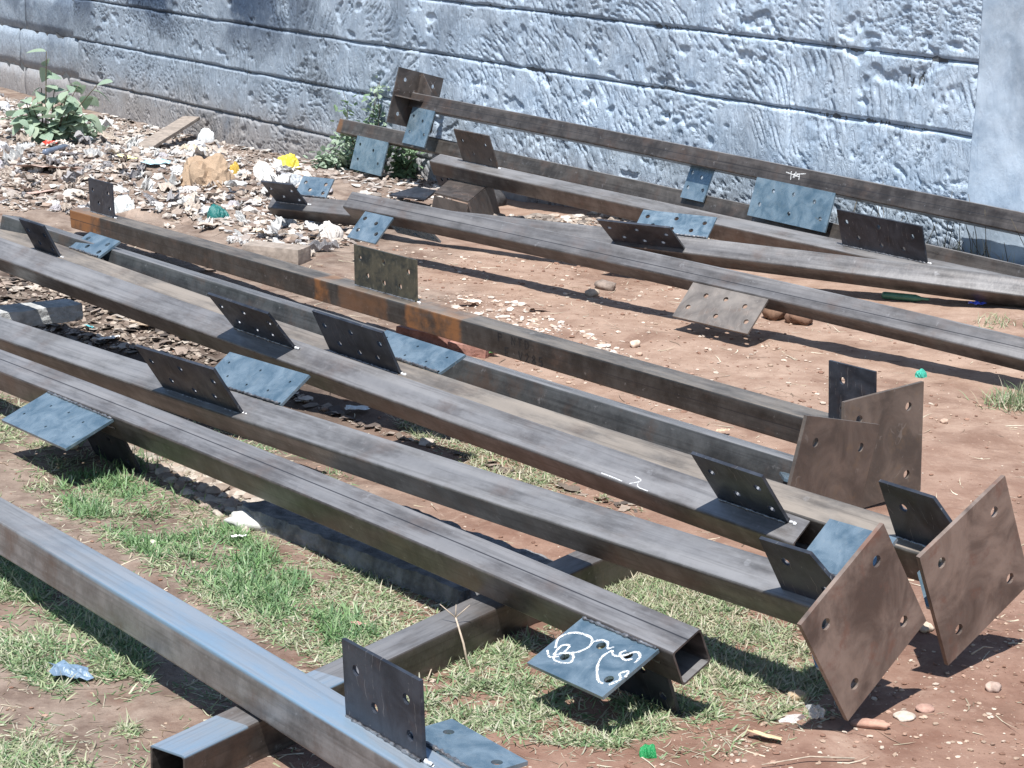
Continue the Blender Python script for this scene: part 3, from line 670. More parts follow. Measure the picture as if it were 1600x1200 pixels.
# stones under the column in the red soil and others
def stone(px, py, wpx, name='stone', label=None, col=(.33, .24, .18), flat=.55, seed=0, group=None, sq=1.0, rot=None):
    p = G(px, py); dist = float((p-CAM)@f0); r = wpx/F_PX*dist/2; rr = random.Random(seed+int(px))
    import bmesh
    bm = bmesh.new(); bmesh.ops.create_icosphere(bm, subdivisions=3, radius=1)
    for v in bm.verts:
        n = v.co.normalized(); q = 1+.28*(float(vnoise(np.array(n.x*1.7+seed+9), np.array(n.y*1.7+n.z+7), seed))-.5)*2+.10*(float(vnoise(np.array(n.x*5+seed+9), np.array(n.y*5+n.z*3+7), seed+3))-.5)*2
        v.co = Vector((n.x*q*r, n.y*q*r*sq, n.z*q*r*flat))
    me = bpy.data.meshes.new(name); bm.to_mesh(me); bm.free(); me.materials.append(simple('stone_'+str(seed), col, .9, .3, 40, .6, bd=.003))
    me.polygons.foreach_set('use_smooth', np.array([True]*len(me.polygons)))
    o = obj(name, me, loc=(p[0], p[1], p[2]+r*flat*.55)); o.rotation_euler = (rr.uniform(-.1, .1), rr.uniform(-.1, .1), rot if rot is not None else rr.uniform(0, 6))
    tag(o, label, 'stone' if name == 'stone' else name.replace('_', ' '), group); return o
for i, (px, py, wp, col, lb, fl) in enumerate([
    (1212, 498, 48, (.20, .12, .08), 'dark brown earthy clod under the shadow-casting column beside its brown cleat', .7),
    (1250, 505, 44, (.19, .11, .075), 'right-hand dark clod under the shadow-casting column', .6),
    (1360, 1136, 54, (.42, .25, .19), 'long reddish flat stone below the nearest diamond base plate', .3),
    (1412, 1122, 34, (.55, .47, .40), 'pale flat stone right of the long reddish stone', .35),
    (1552, 1078, 28, (.44, .33, .28), 'grey-pink stone in the soil near the right edge', .6),
    (1444, 1110, 30, (.42, .26, .21), 'pinkish flat stone above the pale flat one', .4),
    (1245, 1092, 30, (.50, .38, .26), 'tan stone in the grass left of the nearest diamond plate', .6),
    (1444, 984, 34, (.58, .47, .37), 'pale stone between the two diamond base plates', .45),
    (992, 542, 18, (.62, .48, .38), 'cream stone alone on the red soil between the two groups', .8),
    (999, 555, 12, (.5, .36, .28), 'small tan stone next to the cream one', .6),
    (948, 452, 34, (.25, .20, .17), 'grey rounded stone in the narrow column shadow', .5),
    (925, 462, 24, (.42, .34, .27), 'cream broken stone left of the grey one in the shadow', .6),
    (1475, 660, 16, (.5, .36, .28), 'small tan stone right of the tall base plate', .5),
    (385, 822, 66, (.60, .60, .57), 'pale grey broken concrete lump at the kerb slab end in grass', .42),
    (240, 852, 22, (.62, .60, .48), 'cream pebble in the grass above the bluish column', .5),
    (110, 700, 26, (.5, .46, .36), 'small rubble lump behind the blue left cleat', .8),
    (775, 320, 44, (.05, .05, .055), 'black lump under the warm grey column', .7),
    ]): stone(px, py, wp, 'stone', lb, col, fl, i+1, rot=(-.3 if wp > 50 else None), sq=.5 if wp > 50 and i != 13 else .8)
# steel bracket offcut propping the warm grey column
def poly_plate(name, pts, th, mat, parent=None, holes=()):
    P = [Vector(p) for p in pts]; E1 = (P[1]-P[0]).normalized(); N = E1.cross(P[-1]-P[0]).normalized(); E2 = N.cross(E1)
    out = [((p-P[0]).dot(E1), (p-P[0]).dot(E2)) for p in P]
    return obj(name, plate_mesh(name, out, [circle(x, y, .009) for x, y in holes], P[0], E1, E2, th, mat), parent)
g0 = G(745, 345); br = empty('angle_bracket', tuple(g0)); tag(br, 'folded rusty steel angle bracket on the rubble under the warm grey column', 'bracket')
def rel(p): return Vector(p)-Vector(g0)
zt = float(g0[2])+.13
q = [at(679, 302, zt-.02), at(732, 316, zt-.02), at(768, 286, zt+.01), at(712, 273, zt+.01)]
poly_plate('top_leg', [rel(x) for x in q], .010, M_BROWNCLEAT, br)
q2 = [rel(q[1]), rel(q[2]), rel((q[2][0]+.05, q[2][1]-.02, g0[2]-.03)), rel((q[1][0]+.04, q[1][1]-.02, g0[2]-.03))]
poly_plate('side_leg', q2, .010, M_BROWNCLEAT, br)
q3 = [rel(q[0])-Vector((0, 0, .012)), rel(q[1])-Vector((0, 0, .012)), rel((q[1][0], q[1][1]+.01, g0[2]-.03)), rel((q[0][0]-.02, q[0][1]+.02, g0[2]-.03))]
poly_plate('front_leg', q3, .008, M_BROWNCLEAT, br)
g1 = G(650, 318); z1 = float(g1[2])+.05
o = poly_plate('steel_offcut', [at(608, 305, z1), at(665, 312, z1), at(682, 298, z1+.02), at(650, 293, z1+.02)], .01, M_CLEAT)
tag(o, 'thin dark steel offcut leaning left of the folded bracket', 'offcut')
# grey plank on the litter heap
p0, p1 = G(208, 224, .04), G(300, 203, .06); c = (p0+p1)/2
o = rough_block('timber_plank', c, p1-p0, (float(np.linalg.norm((p1-p0)[:2])), .12, .022), M_WOOD, (16, 5, 2), .003, 4)
tag(o, 'weathered grey plank lying on the litter by the wall', 'plank')

# ------------------------------------------------------------------ litter
def sheet(rx, ry, crumple, seed, n=9, fold=3, flatz=.0):
    """crumpled ragged sheet: returns verts, quads"""
    r = random.Random(seed); V = []; Fc = []; na = 18
    dirs = [(r.uniform(0, math.pi), r.uniform(2, 5.5), r.uniform(0, 6), r.uniform(.4, 1)) for _ in range(fold+2)]
    rag = [1-r.uniform(0, .45) for _ in range(na)]
    for i in range(n+1):
        q = i/n
        for j in range(na):
            a = 2*math.pi*j/na; k = q*(1-(1-rag[j])*q); x, y = math.cos(a)*k, math.sin(a)*k
            z = 0
            for (th, fr, ph, am) in dirs:
                w0 = x*math.cos(th)+y*math.sin(th); z += am*(abs(((w0*fr+ph) % 2)-1)-.5)
            z = z/len(dirs)*crumple*2 + r.uniform(-.06, .06)*crumple
            V.append((x*rx*(1-crumple*.12), y*ry*(1-crumple*.12), z*min(rx, ry)*.9+flatz))
    for i in range(n):
        for j in range(na):
            a, b2 = i*na+j, i*na+(j+1) % na; Fc.append((a, a+na, b2+na, b2))
    return np.array(V), np.array(Fc)
LM = {}
def lit(col, kind='plastic'):
    k = (col, kind)
    if k not in LM:
        if kind == 'plastic': LM[k] = simple('film', col, .35, .12, 40, .4, bd=.004)
        elif kind == 'paper': LM[k] = simple('paper', col, .9, .25, 40, .5)
        elif kind == 'clear': LM[k] = simple('clear_film', (.85, .87, .88), .12, .05, 40, .5, alpha=.42)
        LM[k].use_backface_culling = False
    return LM[k]
def bagged(name, label, cat, px, py, wpx, hpx, col, kind, seed):
    p = G(px, py+hpx*.38); dist = float((p-CAM)@f0); rx = wpx/F_PX*dist/2*.92; hz = hpx/F_PX*dist*.80
    o = obj(name, bag_mesh(name, seed, lit(col, kind)), loc=tuple(p)); o.scale = (rx, rx*.8, hz); o.rotation_euler = (0, 0, seed*1.7 % 1.2-.6); tag(o, label, cat)
def litter(name, label, cat, px, py, wpx, hpx, col, kind='paper', crumple=.5, seed=0, group=None, lift=.02, tilt=(0, 0), rot=None, stretch=1.):
    p = G(px, py); dist = float((p-CAM)@f0); rx = wpx/F_PX*dist/2*1.15; ry = max(rx*.45, hpx/F_PX*dist/2*1.5)*stretch; ry = min(ry, rx*1.1)
    V, Fc = sheet(rx, ry, crumple, seed)
    o = obj(name, mesh(name, V, Fc, lit(col, kind), False), loc=(p[0], p[1], p[2]+lift+crumple*min(rx, ry)*.45))
    rr = random.Random(seed*5+1); o.rotation_euler = (tilt[0] or rr.uniform(-.25, .25), tilt[1] or rr.uniform(-.2, .2), rot if rot is not None else rr.uniform(-.5, .5))
    tag(o, label, cat, group); return o
def bag_mesh(name, seed, mat, fold=.5):
    import bmesh
    bm = bmesh.new(); bmesh.ops.create_icosphere(bm, subdivisions=4, radius=1)
    for v in bm.verts:
        n = v.co.normalized(); a = np.array(n.x*1.9+n.z*.8+seed*3.7); b = np.array(n.y*1.9-n.z*1.1+seed*1.3)
        lump = float(vnoise(a, b, seed))-.5; ridge = 1-abs(float(vnoise(a*2.6, b*2.6, seed+5))*2-1); fine = 1-abs(float(vnoise(a*7, b*7, seed+9))*2-1)
        q = 1+fold*lump*1.1+fold*.42*(ridge-.6)+fold*.16*(fine-.5)
        v.co = Vector((n.x*q, n.y*q, (n.z if n.z > 0 else n.z*.35)*q))
    me = bpy.data.meshes.new(name); bm.to_mesh(me); bm.free(); me.materials.append(mat); me.polygons.foreach_set('use_smooth', np.zeros(len(me.polygons), bool)); return me
W = (.80, .80, .78); BR = (.52, .42, .34); GY = (.56, .56, .57); PK = (.50, .36, .31)
spec = [
 ('cardboard_sheet', 'long torn brown cardboard sheet flat on the litter, left edge', 'cardboard', 75, 268, 130, 22, PK, 'paper', .22),
 ('cardboard_sheet', 'pinkish brown curled cardboard sheet above the leftmost cleat', 'cardboard', 62, 308, 84, 28, PK, 'paper', .35),
 ('paper_sack', 'big crumpled brown paper sack against the foot of the wall', 'sack', 322, 262, 92, 54, (.40, .29, .20), 'paper', .95),
 ('paper_sack', 'cream folded top lying on the brown paper sack', 'sack', 305, 240, 50, 30, (.66, .58, .46), 'paper', .6),
 ('yellow_wrapper', 'orange-yellow wrapper squeezed beside the brown sack', 'wrapper', 366, 256, 20, 28, (.62, .42, .08), 'plastic', .8),
 ('yellow_wrapper', 'bright yellow crumpled bag by the wall, left of the weeds', 'wrapper', 450, 254, 40, 28, (.74, .62, .07), 'plastic', .9),
 ('yellow_wrapper', 'pale yellow flattened wrapper left of the brown sack', 'wrapper', 199, 250, 40, 13, (.85, .82, .42), 'plastic', .3),
 ('teal_bag', 'dark teal crumpled bag in the white litter', 'bag', 342, 334, 38, 24, (.02, .16, .15), 'plastic', .9),
 ('red_scrap', 'red wrapper scrap below the leafy plant', 'wrapper', 78, 229, 26, 18, (.68, .06, .04), 'plastic', .5),
 ('blue_strip', 'light blue torn plastic strip left of the brown sack', 'plastic strip', 245, 265, 52, 14, (.42, .66, .78), 'plastic', .5),
 ('paper_cup', 'grey crushed cup in the middle of the litter heap', 'cup', 366, 303, 26, 17, (.45, .42, .44), 'plastic', .7),
 ('grey_bag', 'grey plastic bag crumpled left of the far scribbled cleat', 'bag', 455, 282, 50, 26, (.42, .45, .48), 'plastic', .7),
 ('white_bag', 'white plastic bag between the two yellow wrappers', 'bag', 410, 262, 40, 36, W, 'plastic', .9),
 ('white_bag', 'round white plastic bag right behind the small end cleat', 'bag', 190, 318, 40, 32, (.74, .78, .78), 'plastic', .7),
 ('white_bag', 'whitish crumpled bag at the top of the heap beside the plank', 'bag', 322, 212, 30, 26, (.75, .79, .82), 'plastic', .7),
 ('clear_cup', 'crushed translucent cup below the red scrap', 'cup', 40, 240, 34, 30, W, 'clear', .8),
 ('clear_cup', 'pale translucent lid lying right of the red scrap', 'cup', 112, 247, 40, 20, (.6, .6, .64), 'plastic', .5),
 ('white_sheet', 'wide white film spread below the wall sack', 'film', 292, 318, 80, 20, (.80, .83, .86), 'plastic', .35),
 ('white_sheet', 'white plastic film under the near end of the far seamed column', 'film', 516, 362, 38, 34, (.74, .70, .66), 'paper', .9),
 ('cream_rag', 'cream wrinkled rag below the teal bag', 'rag', 415, 372, 46, 24, (.74, .64, .50), 'paper', .6),
 ('cardboard_piece', 'tan cardboard piece in dark shade between two columns', 'cardboard', 233, 520, 64, 24, (.42, .33, .25), 'paper', .35),
 ('cardboard_piece', 'small tan cardboard piece touching the column in shade', 'cardboard', 180, 494, 46, 13, (.44, .35, .26), 'paper', .25),
 ('white_scrap', 'white paper in the gap right of the tan cardboard', 'paper', 292, 540, 34, 18, W, 'paper', .5),
 ('teal_scrap', 'turquoise scrap in the shaded gap', 'wrapper', 140, 529, 22, 12, (.10, .42, .48), 'plastic', .5),
 ('white_scrap', 'long white torn scrap below the turquoise one', 'paper', 168, 540, 46, 14, W, 'paper', .5),
 ('red_scrap', 'small red wrapper near the concrete block', 'wrapper', 48, 500, 20, 12, (.66, .16, .12), 'plastic', .6),
 ('white_scrap', 'blue-white crumpled film in the dark gap beside the middle column', 'film', 560, 646, 52, 18, (.72, .78, .80), 'plastic', .5),
 ('white_scrap', 'white flat piece under the rust-patched column', 'paper', 325, 424, 36, 13, W, 'paper', .15),
 ('green_bag', 'mint green crumpled scrap on the bare soil by the long shadow', 'bag', 1438, 583, 22, 15, (.05, .42, .32), 'plastic', .9),
 ('green_bag', 'bright green ridged cap on the soil at the bottom edge', 'cap', 1013, 1172, 28, 24, (.02, .28, .09), 'plastic', .9),
 ('blue_wrapper', 'cobalt blue wrapper under the askew column, right side', 'wrapper', 1526, 480, 30, 13, (.09, .14, .72), 'plastic', .5),
 ('clear_bag', 'clear plastic bag standing beside the nearest diamond plate tip', 'bag', 1272, 1132, 34, 50, W, 'clear', .9),
 ('clear_bag', 'flattened clear film left of the standing clear bag', 'film', 1235, 1140, 46, 18, W, 'clear', .4),
 ('wood_chip', 'cream split wood chip in the grass at the bottom', 'wood chip', 1198, 1158, 66, 18, (.66, .52, .32), 'paper', .12),
 ('white_scrap', 'white scrap in the grass near the concrete lump', 'paper', 372, 846, 30, 12, W, 'plastic', .5),
 ('pink_scrap', 'small pink wrapper in the grass above the sleeper tube', 'wrapper', 560, 982, 26, 8, (.72, .36, .34), 'plastic', .4),
 ('blue_net', 'bluish film tangled in the grass below the nearest column', 'film', 110, 1062, 80, 44, (.16, .24, .34), 'plastic', .5),
 ('leaf_scrap', 'green leaf beside the letters of the seamed column', 'leaf', 768, 557, 26, 12, (.10, .30, .10), 'paper', .5),
 ('cream_rag', 'cream torn paper cluster in front of the rust-patched column', 'paper', 735, 478, 50, 18, (.66, .54, .46), 'paper', .5),
 ('cardboard_disc', 'flat buff disc on the soil behind the painted letters', 'cardboard', 840, 487, 40, 9, (.50, .38, .30), 'paper', .05),
 ('paper_scrap', 'dry curled leaf litter on the soil behind the dusty column', 'leaf litter', 1130, 680, 24, 10, (.58, .46, .34), 'paper', .7),
]
for i, sp in enumerate(spec):
    n_, lb, ct, px, py, wp, hp, col, kd, cr = sp
    if cr >= .7 and kd != 'clear' and wp > 18 and n_ != 'paper_scrap': bagged(n_, lb, ct, px, py, wp, hp, col, kd, i+3); continue
    litter(n_, lb, ct, px, py, wp, hp, col, kd, cr, i+40, tilt=(.5, 0) if n_ in ('clear_bag',) and cr > .8 else (0, 0), lift=.012 if kd != 'clear' else .02)
# green bottle
def bottle(px0, py0, px1, py1, r, col, label):
    p, q = G(px0, py0, r), G(px1, py1, r); d = Vector(q-p); L = d.length; d.normalize(); a = d.orthogonal().normalized(); b = d.cross(a)
    prof = [(0, .0), (0, r*.9), (.01, r), (L*.7, r), (L*.85, r*.45), (L*.86, r*.36), (L, r*.36), (L, 0)]; V = []; Fc = []
    for t_, rr in prof:
        for k in range(14): V.append(Vector(p)+d*t_+a*rr*math.cos(k*math.pi/7)+b*rr*math.sin(k*math.pi/7))
    for i in range(len(prof)-1):
        for k in range(14): Fc.append((i*14+k, i*14+(k+1) % 14, (i+1)*14+(k+1) % 14, (i+1)*14+k))
    o = obj('plastic_bottle', mesh('plastic_bottle', V, Fc, simple('bottle_green', col, .25, .2, 30, .2), True)); tag(o, label, 'bottle')
bottle(1380, 461, 1452, 468, .015, (.07, .20, .13), 'green plastic bottle lying under the askew light grey column')
bottle(70, 238, 112, 226, .018, (.16, .20, .28), 'dark blue-grey tube below the broad-leaved weed')
# scraps of the litter heap, one object each
heap = [(-20, 146), (60, 164), (150, 186), (230, 204), (320, 228), (400, 250), (480, 280), (545, 330), (585, 372), (480, 402), (420, 400), (300, 352), (185, 320), (120, 332), (0, 330)]
def inpoly(x, y, P):
    c = False; j = len(P)-1
    for i in range(len(P)):
        if (P[i][1] > y) != (P[j][1] > y) and x < (P[j][0]-P[i][0])*(y-P[i][1])/(P[j][1]-P[i][1])+P[i][0]: c = not c
        j = i
    return c
def pts_in(P, n, seed):
    r = random.Random(seed); xs_ = [p[0] for p in P]; ys_ = [p[1] for p in P]; out = []
    while len(out) < n:
        x, y = r.uniform(min(xs_), max(xs_)), r.uniform(min(ys_), max(ys_))
        if inpoly(x, y, P): out.append((x, y))
    return out
kinds = [('white_scrap', 'crumpled off-white plastic scrap in the litter heap below the wall', 'plastic scrap', 'white plastic scraps in the litter heap', (.66, .66, .65), 'plastic'),
         ('paper_scrap', 'crumpled buff paper scrap in the litter heap below the wall', 'paper scrap', 'buff paper scraps in the litter heap', (.52, .45, .39), 'paper'),
         ('grey_scrap', 'dull grey torn scrap in the litter heap below the wall', 'grey scrap', 'grey scraps in the litter heap', (.34, .33, .34), 'paper'),
         ('cream_scrap', 'pale cream shell-like scrap in the litter heap below the wall', 'cream scrap', 'cream scraps in the litter heap', (.70, .63, .56), 'paper')]
variants = {}
hb = [bag_mesh('litter_bag', 60+k, lit(c_k, 'plastic'), .6) for k, c_k in enumerate(((.62, .62, .62), (.50, .47, .45), (.66, .62, .56), (.40, .38, .40), (.58, .60, .64)))]
for i, (px, py) in enumerate(pts_in(heap, 46, 21)):
    r = random.Random(i*7+5); p = G(px, py); dist = float((p-CAM)@f0); sz = r.uniform(14, 34)/F_PX*dist/2
    o = obj('litter_bag', hb[i % 5], loc=(p[0], p[1], p[2]-sz*.1)); o.scale = (sz, sz*r.uniform(.6, 1), sz*r.uniform(.5, .9)); o.rotation_euler = (r.uniform(-.2, .2), r.uniform(-.2, .2), r.uniform(0, 6.3))
    tag(o, 'crumpled pale plastic bag half sunk in the litter heap below the wall', 'bag', 'crumpled bags in the litter heap')
for ki, kk in enumerate(kinds):
    for vv in range(7):
        V, Fc = sheet(1, random.Random(vv+ki*9).uniform(.45, .9), random.Random(vv*3+ki).uniform(.6, 1.25), vv*11+ki)
        variants[(ki, vv)] = mesh(kk[0], V, Fc, lit(kk[4], kk[5]))
for i, (px, py) in enumerate(pts_in(heap, 560, 3)):
    r = random.Random(i*13+2); ki = r.choices((0, 1, 2, 3), (7, 4, 3, 4) if px > 220 else (4, 5, 3, 2))[0]
    if px < 140 and py > 255 and ki in (0, 3): ki = 1
    n_, lb, ct, gp, col, kd = kinds[ki]
    p = G(px, py); dist = float((p-CAM)@f0); sz = r.uniform(11, 36)*(.75 if i % 4 else 1.6)/F_PX*dist/2*r.uniform(.8, 1.3)
    o = obj(n_, variants[(ki, r.randrange(7))], loc=(p[0], p[1], p[2]+sz*r.uniform(.2, .6))); o.scale = (sz, sz*r.uniform(.55, 1), sz*r.uniform(.8, 1.5))
    o.rotation_euler = (r.uniform(-.6, .6), r.uniform(-.6, .6), r.uniform(0, 6.3)); tag(o, lb, ct, gp)

# ------------------------------------------------------------------ uncountable small stuff
def merge(parts):
    V = []; Fc = []; C = []; n = 0
    for v, f, c in parts: V.append(v); Fc.append(f+n); C.append(c); n += len(v)
    return np.concatenate(V), np.concatenate(Fc), np.concatenate(C)
def region(P, n, seed, z=0.):
    """n ground points inside an outline given as seen in the photograph, uniform over the ground"""
    W_ = [G(px, py)[:2] for px, py in P]; r = np.random.default_rng(seed); lo = np.min(W_, 0); hi = np.max(W_, 0); out = []
    tot = 0
    while tot < n:
        q = r.uniform(lo, hi, (n*2, 2)); ins = np.zeros(len(q), bool); j = len(W_)-1
        for i in range(len(W_)):
            xi, yi = W_[i]; xj, yj = W_[j]
            cond = ((yi > q[:, 1]) != (yj > q[:, 1])) & (q[:, 0] < (xj-xi)*(q[:, 1]-yi)/(yj-yi+1e-12)+xi); ins ^= cond; j = i
        out.append(q[ins]); tot += ins.sum()
    return np.concatenate(out)[:n]
def ico():
    t = (1+5**.5)/2; v = np.array([(-1, t, 0), (1, t, 0), (-1, -t, 0), (1, -t, 0), (0, -1, t), (0, 1, t), (0, -1, -t), (0, 1, -t), (t, 0, -1), (t, 0, 1), (-t, 0, -1), (-t, 0, 1)])/math.sqrt(1+t*t)
    f = np.array([(0, 11, 5), (0, 5, 1), (0, 1, 7), (0, 7, 10), (0, 10, 11), (1, 5, 9), (5, 11, 4), (11, 10, 2), (10, 7, 6), (7, 1, 8), (3, 9, 4), (3, 4, 2), (3, 2, 6), (3, 6, 8), (3, 8, 9), (4, 9, 5), (2, 4, 11), (6, 2, 10), (8, 6, 7), (9, 8, 1)])
    return v, f
IV, IF = ico()
def pebbles(xy, smin, smax, pal, r, flat=.55, lift=.2):
    n = len(xy); s = smin+(smax-smin)*r.random(n)**3.2; v = IV[None]*(1+.5*(r.random((n, 12, 1))-.5)); sc = np.stack([s, s*r.uniform(.5, 1, n), s*r.uniform(.3, flat, n)], -1)
    v = v*sc[:, None]; a = r.uniform(0, 6.28, n); ca, sa = np.cos(a)[:, None], np.sin(a)[:, None]
    x = v[..., 0]*ca-v[..., 1]*sa; y = v[..., 0]*sa+v[..., 1]*ca; z = ground(xy[:, 0], xy[:, 1])
    V = np.stack([x+xy[:, :1], y+xy[:, 1:], v[..., 2]+(z+s*lift)[:, None]], -1)
    F = IF[None]+(np.arange(n)*12)[:, None, None]; pal = np.array(pal); c = pal[r.integers(0, len(pal), n)]*r.uniform(.75, 1.2, (n, 1)); C = np.repeat(c, 12, 0)
    return V.reshape(-1, 3), F.reshape(-1, 3), C
r = np.random.default_rng(5)
soilpal = [(.38, .25, .19), (.46, .34, .26), (.30, .18, .13), (.56, .46, .38), (.25, .14, .10)]
whole = [(-60, 330), (560, 400), (1000, 400), (1660, 560), (1660, 1230), (-60, 1230)]
upper = [(560, 380), (800, 400), (1100, 450), (1250, 560), (1650, 650), (1300, 700), (700, 560), (600, 440)]
parts = [pebbles(region(whole, 5500, 1), .0015, .008, soilpal, r), pebbles(region([(1100, 1130), (1290, 1090), (1660, 900), (1660, 1230), (900, 1230)], 1100, 2), .0015, .008, soilpal, r),
         pebbles(region(upper, 1800, 3), .002, .013, soilpal+[(.6, .5, .42)], r),
         pebbles(region([(690, 455), (800, 470), (1000, 560), (900, 560), (700, 500)], 420, 4), .004, .022, [(.62, .52, .45), (.50, .38, .30), (.7, .62, .55)], r)]
V, Fc, C = merge(parts); MT = toned('pebble', .9, bump=.3)
tag(obj('pebbles', mesh('pebbles', V, Fc, MT, False, C)), kind='stuff')
def shards(xy, smin, smax, pal, r):
    """bent torn flakes, 2 x 3 patches"""
    n = len(xy); s = smin+(smax-smin)*r.random(n)**2.2; asp = r.uniform(.3, .9, n)
    gx, gy = np.meshgrid([-1, 0, 1], [-1, 1]); g = np.stack([gx.ravel(), gy.ravel()], -1).astype(float)
    P = np.zeros((n, 6, 3)); P[:, :, 0] = (g[:, 0]+r.uniform(-.3, .3, (n, 6)))*s[:, None]; P[:, :, 1] = (g[:, 1]+r.uniform(-.45, .45, (n, 6)))*(s*asp)[:, None]
    P[:, :, 2] = r.uniform(-.4, .4, (n, 6))*(s*.42)[:, None]
    a = r.uniform(0, 6.283, n)[:, None]; t1 = r.normal(0, .24, n)[:, None]; ca, sa = np.cos(a), np.sin(a)
    x = P[..., 0]*np.cos(t1)-P[..., 2]*np.sin(t1); z = P[..., 0]*np.sin(t1)+P[..., 2]*np.cos(t1); y = P[..., 1]
    z0 = ground(xy[:, 0], xy[:, 1])+s*r.uniform(.05, .5, n)
    V = np.stack([x*ca-y*sa+xy[:, :1], x*sa+y*ca+xy[:, 1:], z+z0[:, None]], -1)
    F = np.array([(0, 1, 4), (0, 4, 3), (1, 2, 5), (1, 5, 4)])[None]+(np.arange(n)*6)[:, None, None]
    pal = np.array(pal); c = pal[r.integers(0, len(pal), n)]*r.uniform(.75, 1.2, (n, 1)); return V.reshape(-1, 3), F.reshape(-1, 3), np.repeat(c, 6, 0)
# chips of litter between the scraps
t_ = r.uniform(.1, 5.2, 2600); w_ = .02+r.random(2600)**1.5*.75; strip = np.stack([WO[0]+WD[0]*t_+WN[0]*w_, WO[1]+WD[1]*t_+WN[1]*w_], -1)
parts = [shards(strip[:1700], .005, .036, [(.52, .48, .45), (.40, .34, .30), (.26, .21, .18), (.62, .60, .57)], r), pebbles(strip[1700:], .006, .03, [(.36, .30, .26), (.24, .19, .16), (.46, .40, .36)], r, .8, .3),
         shards(region(heap, 3600, 8), .006, .034, [(.60, .58, .56), (.46, .41, .37), (.34, .29, .26), (.50, .43, .37), (.70, .68, .66), (.38, .33, .30)], r),
         shards(region(heap, 9000, 28), .003, .014, [(.66, .64, .62), (.46, .41, .37), (.30, .25, .22), (.55, .48, .42), (.72, .70, .68)], r),
         pebbles(region(heap, 3200, 18), .006, .034, [(.40, .33, .28), (.25, .19, .16), (.52, .46, .41), (.34, .26, .21), (.60, .57, .54)], r, .8, .3),
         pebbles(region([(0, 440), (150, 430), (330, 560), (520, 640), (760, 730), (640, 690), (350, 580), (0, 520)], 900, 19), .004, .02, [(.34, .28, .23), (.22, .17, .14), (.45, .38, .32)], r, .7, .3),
         shards(region([(0, 440), (150, 430), (330, 560), (520, 640), (760, 730), (1030, 800), (980, 800), (640, 690), (350, 580), (0, 520)], 1500, 9), .004, .026, [(.30, .24, .20), (.20, .16, .13), (.50, .44, .38), (.10, .08, .07)], r),  # chips darkened here to carry the shade of the gap
         pebbles(region([(160, 690), (420, 770), (560, 800), (380, 830)], 700, 10), .004, .03, [(.50, .44, .38), (.36, .29, .24)], r),
         pebbles(region([(560, 300), (1050, 330), (1500, 420), (1600, 440), (1300, 420), (800, 352), (600, 350)], 3200, 11), .006, .038, [(.45, .38, .32), (.3, .26, .23), (.6, .55, .5), (.2, .17, .15)], r)]
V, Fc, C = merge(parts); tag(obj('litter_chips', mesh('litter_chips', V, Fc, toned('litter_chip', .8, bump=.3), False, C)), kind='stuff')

def blades(xy, hmin, hmax, wd, pal, r, lean=(.65, 1.5), seg=4, curl=.8):
    wd = wd*1.3
    n = len(xy); L = r.uniform(hmin, hmax, n); a = r.uniform(0, 6.283, n); e0 = r.uniform(*lean, n); cv = r.uniform(-.2, curl, n); tw = r.uniform(-.8, .8, n)
    z0 = ground(xy[:, 0], xy[:, 1]); P = np.zeros((n, seg+1, 3)); P[:, 0, 0] = xy[:, 0]; P[:, 0, 1] = xy[:, 1]; P[:, 0, 2] = z0-.002
    for k in range(1, seg+1):
        th = e0+cv*k/seg*1.4; aa = a+tw*k/seg; d = np.stack([np.sin(th)*np.cos(aa), np.sin(th)*np.sin(aa), np.cos(th)], -1); P[:, k] = P[:, k-1]+d*(L/seg)[:, None]
    P[:, :, 2] = np.maximum(P[:, :, 2], (z0+.001)[:, None])
    side = np.stack([-np.sin(a), np.cos(a), r.uniform(-.5, .5, n)], -1); wv = wd*r.uniform(.6, 1.3, n)
    V = np.zeros((n, 2*seg+1, 3))
    for k in range(seg):
        ww = (wv*(1-.75*(k/seg)**1.5))[:, None]/2; V[:, 2*k] = P[:, k]+side*ww; V[:, 2*k+1] = P[:, k]-side*ww
    V[:, 2*seg] = P[:, seg]; F = []
    for k in range(seg-1): F += [(2*k, 2*k+1, 2*k+3), (2*k, 2*k+3, 2*k+2)]
    F.append((2*seg-2, 2*seg-1, 2*seg)); F = np.array(F)[None]+(np.arange(n)*(2*seg+1))[:, None, None]
    pal = np.array(pal); c = pal[r.integers(0, len(pal), n)]*r.uniform(.75, 1.25, (n, 1)); C = np.repeat(c, 2*seg+1, 0)
    return V.reshape(-1, 3), F.reshape(-1, 3), C
GR = [(.17, .29, .13), (.24, .37, .19), (.13, .25, .12), (.30, .42, .24)]; YG = [(.42, .46, .29), (.35, .42, .24), (.52, .53, .38), (.27, .35, .18), (.56, .55, .43)]; DR = [(.52, .46, .35), (.40, .33, .24), (.60, .55, .44)]
def dens(xy, sc, lo, seed, k=4.): 
    return xy[r.random(len(xy)) < np.clip((fbm(xy[:, 0]*sc, xy[:, 1]*sc, 3, seed)-lo)*k, 0, 1)]
parts = []
def patch(xy, seed, lo=.40, k=7.):
    f = fbm(xy[:, 0]*2.3, xy[:, 1]*2.3, 3, seed)*.55+fbm(xy[:, 0]*11, xy[:, 1]*11, 3, seed+1)*.5
    return xy[r.random(len(xy)) < np.clip((f-lo)*k, .03, 1)]
lawn = [(-30, 620), (70, 640), (200, 700), (330, 730), (460, 800), (720, 930), (960, 900), (1060, 900), (1260, 990), (1330, 1110), (1180, 1180), (900, 1200), (640, 1230), (-30, 1230)]
core = [(90, 735), (190, 745), (300, 765), (400, 850), (560, 960), (600, 1000), (500, 1010), (330, 930), (210, 860), (100, 800)]
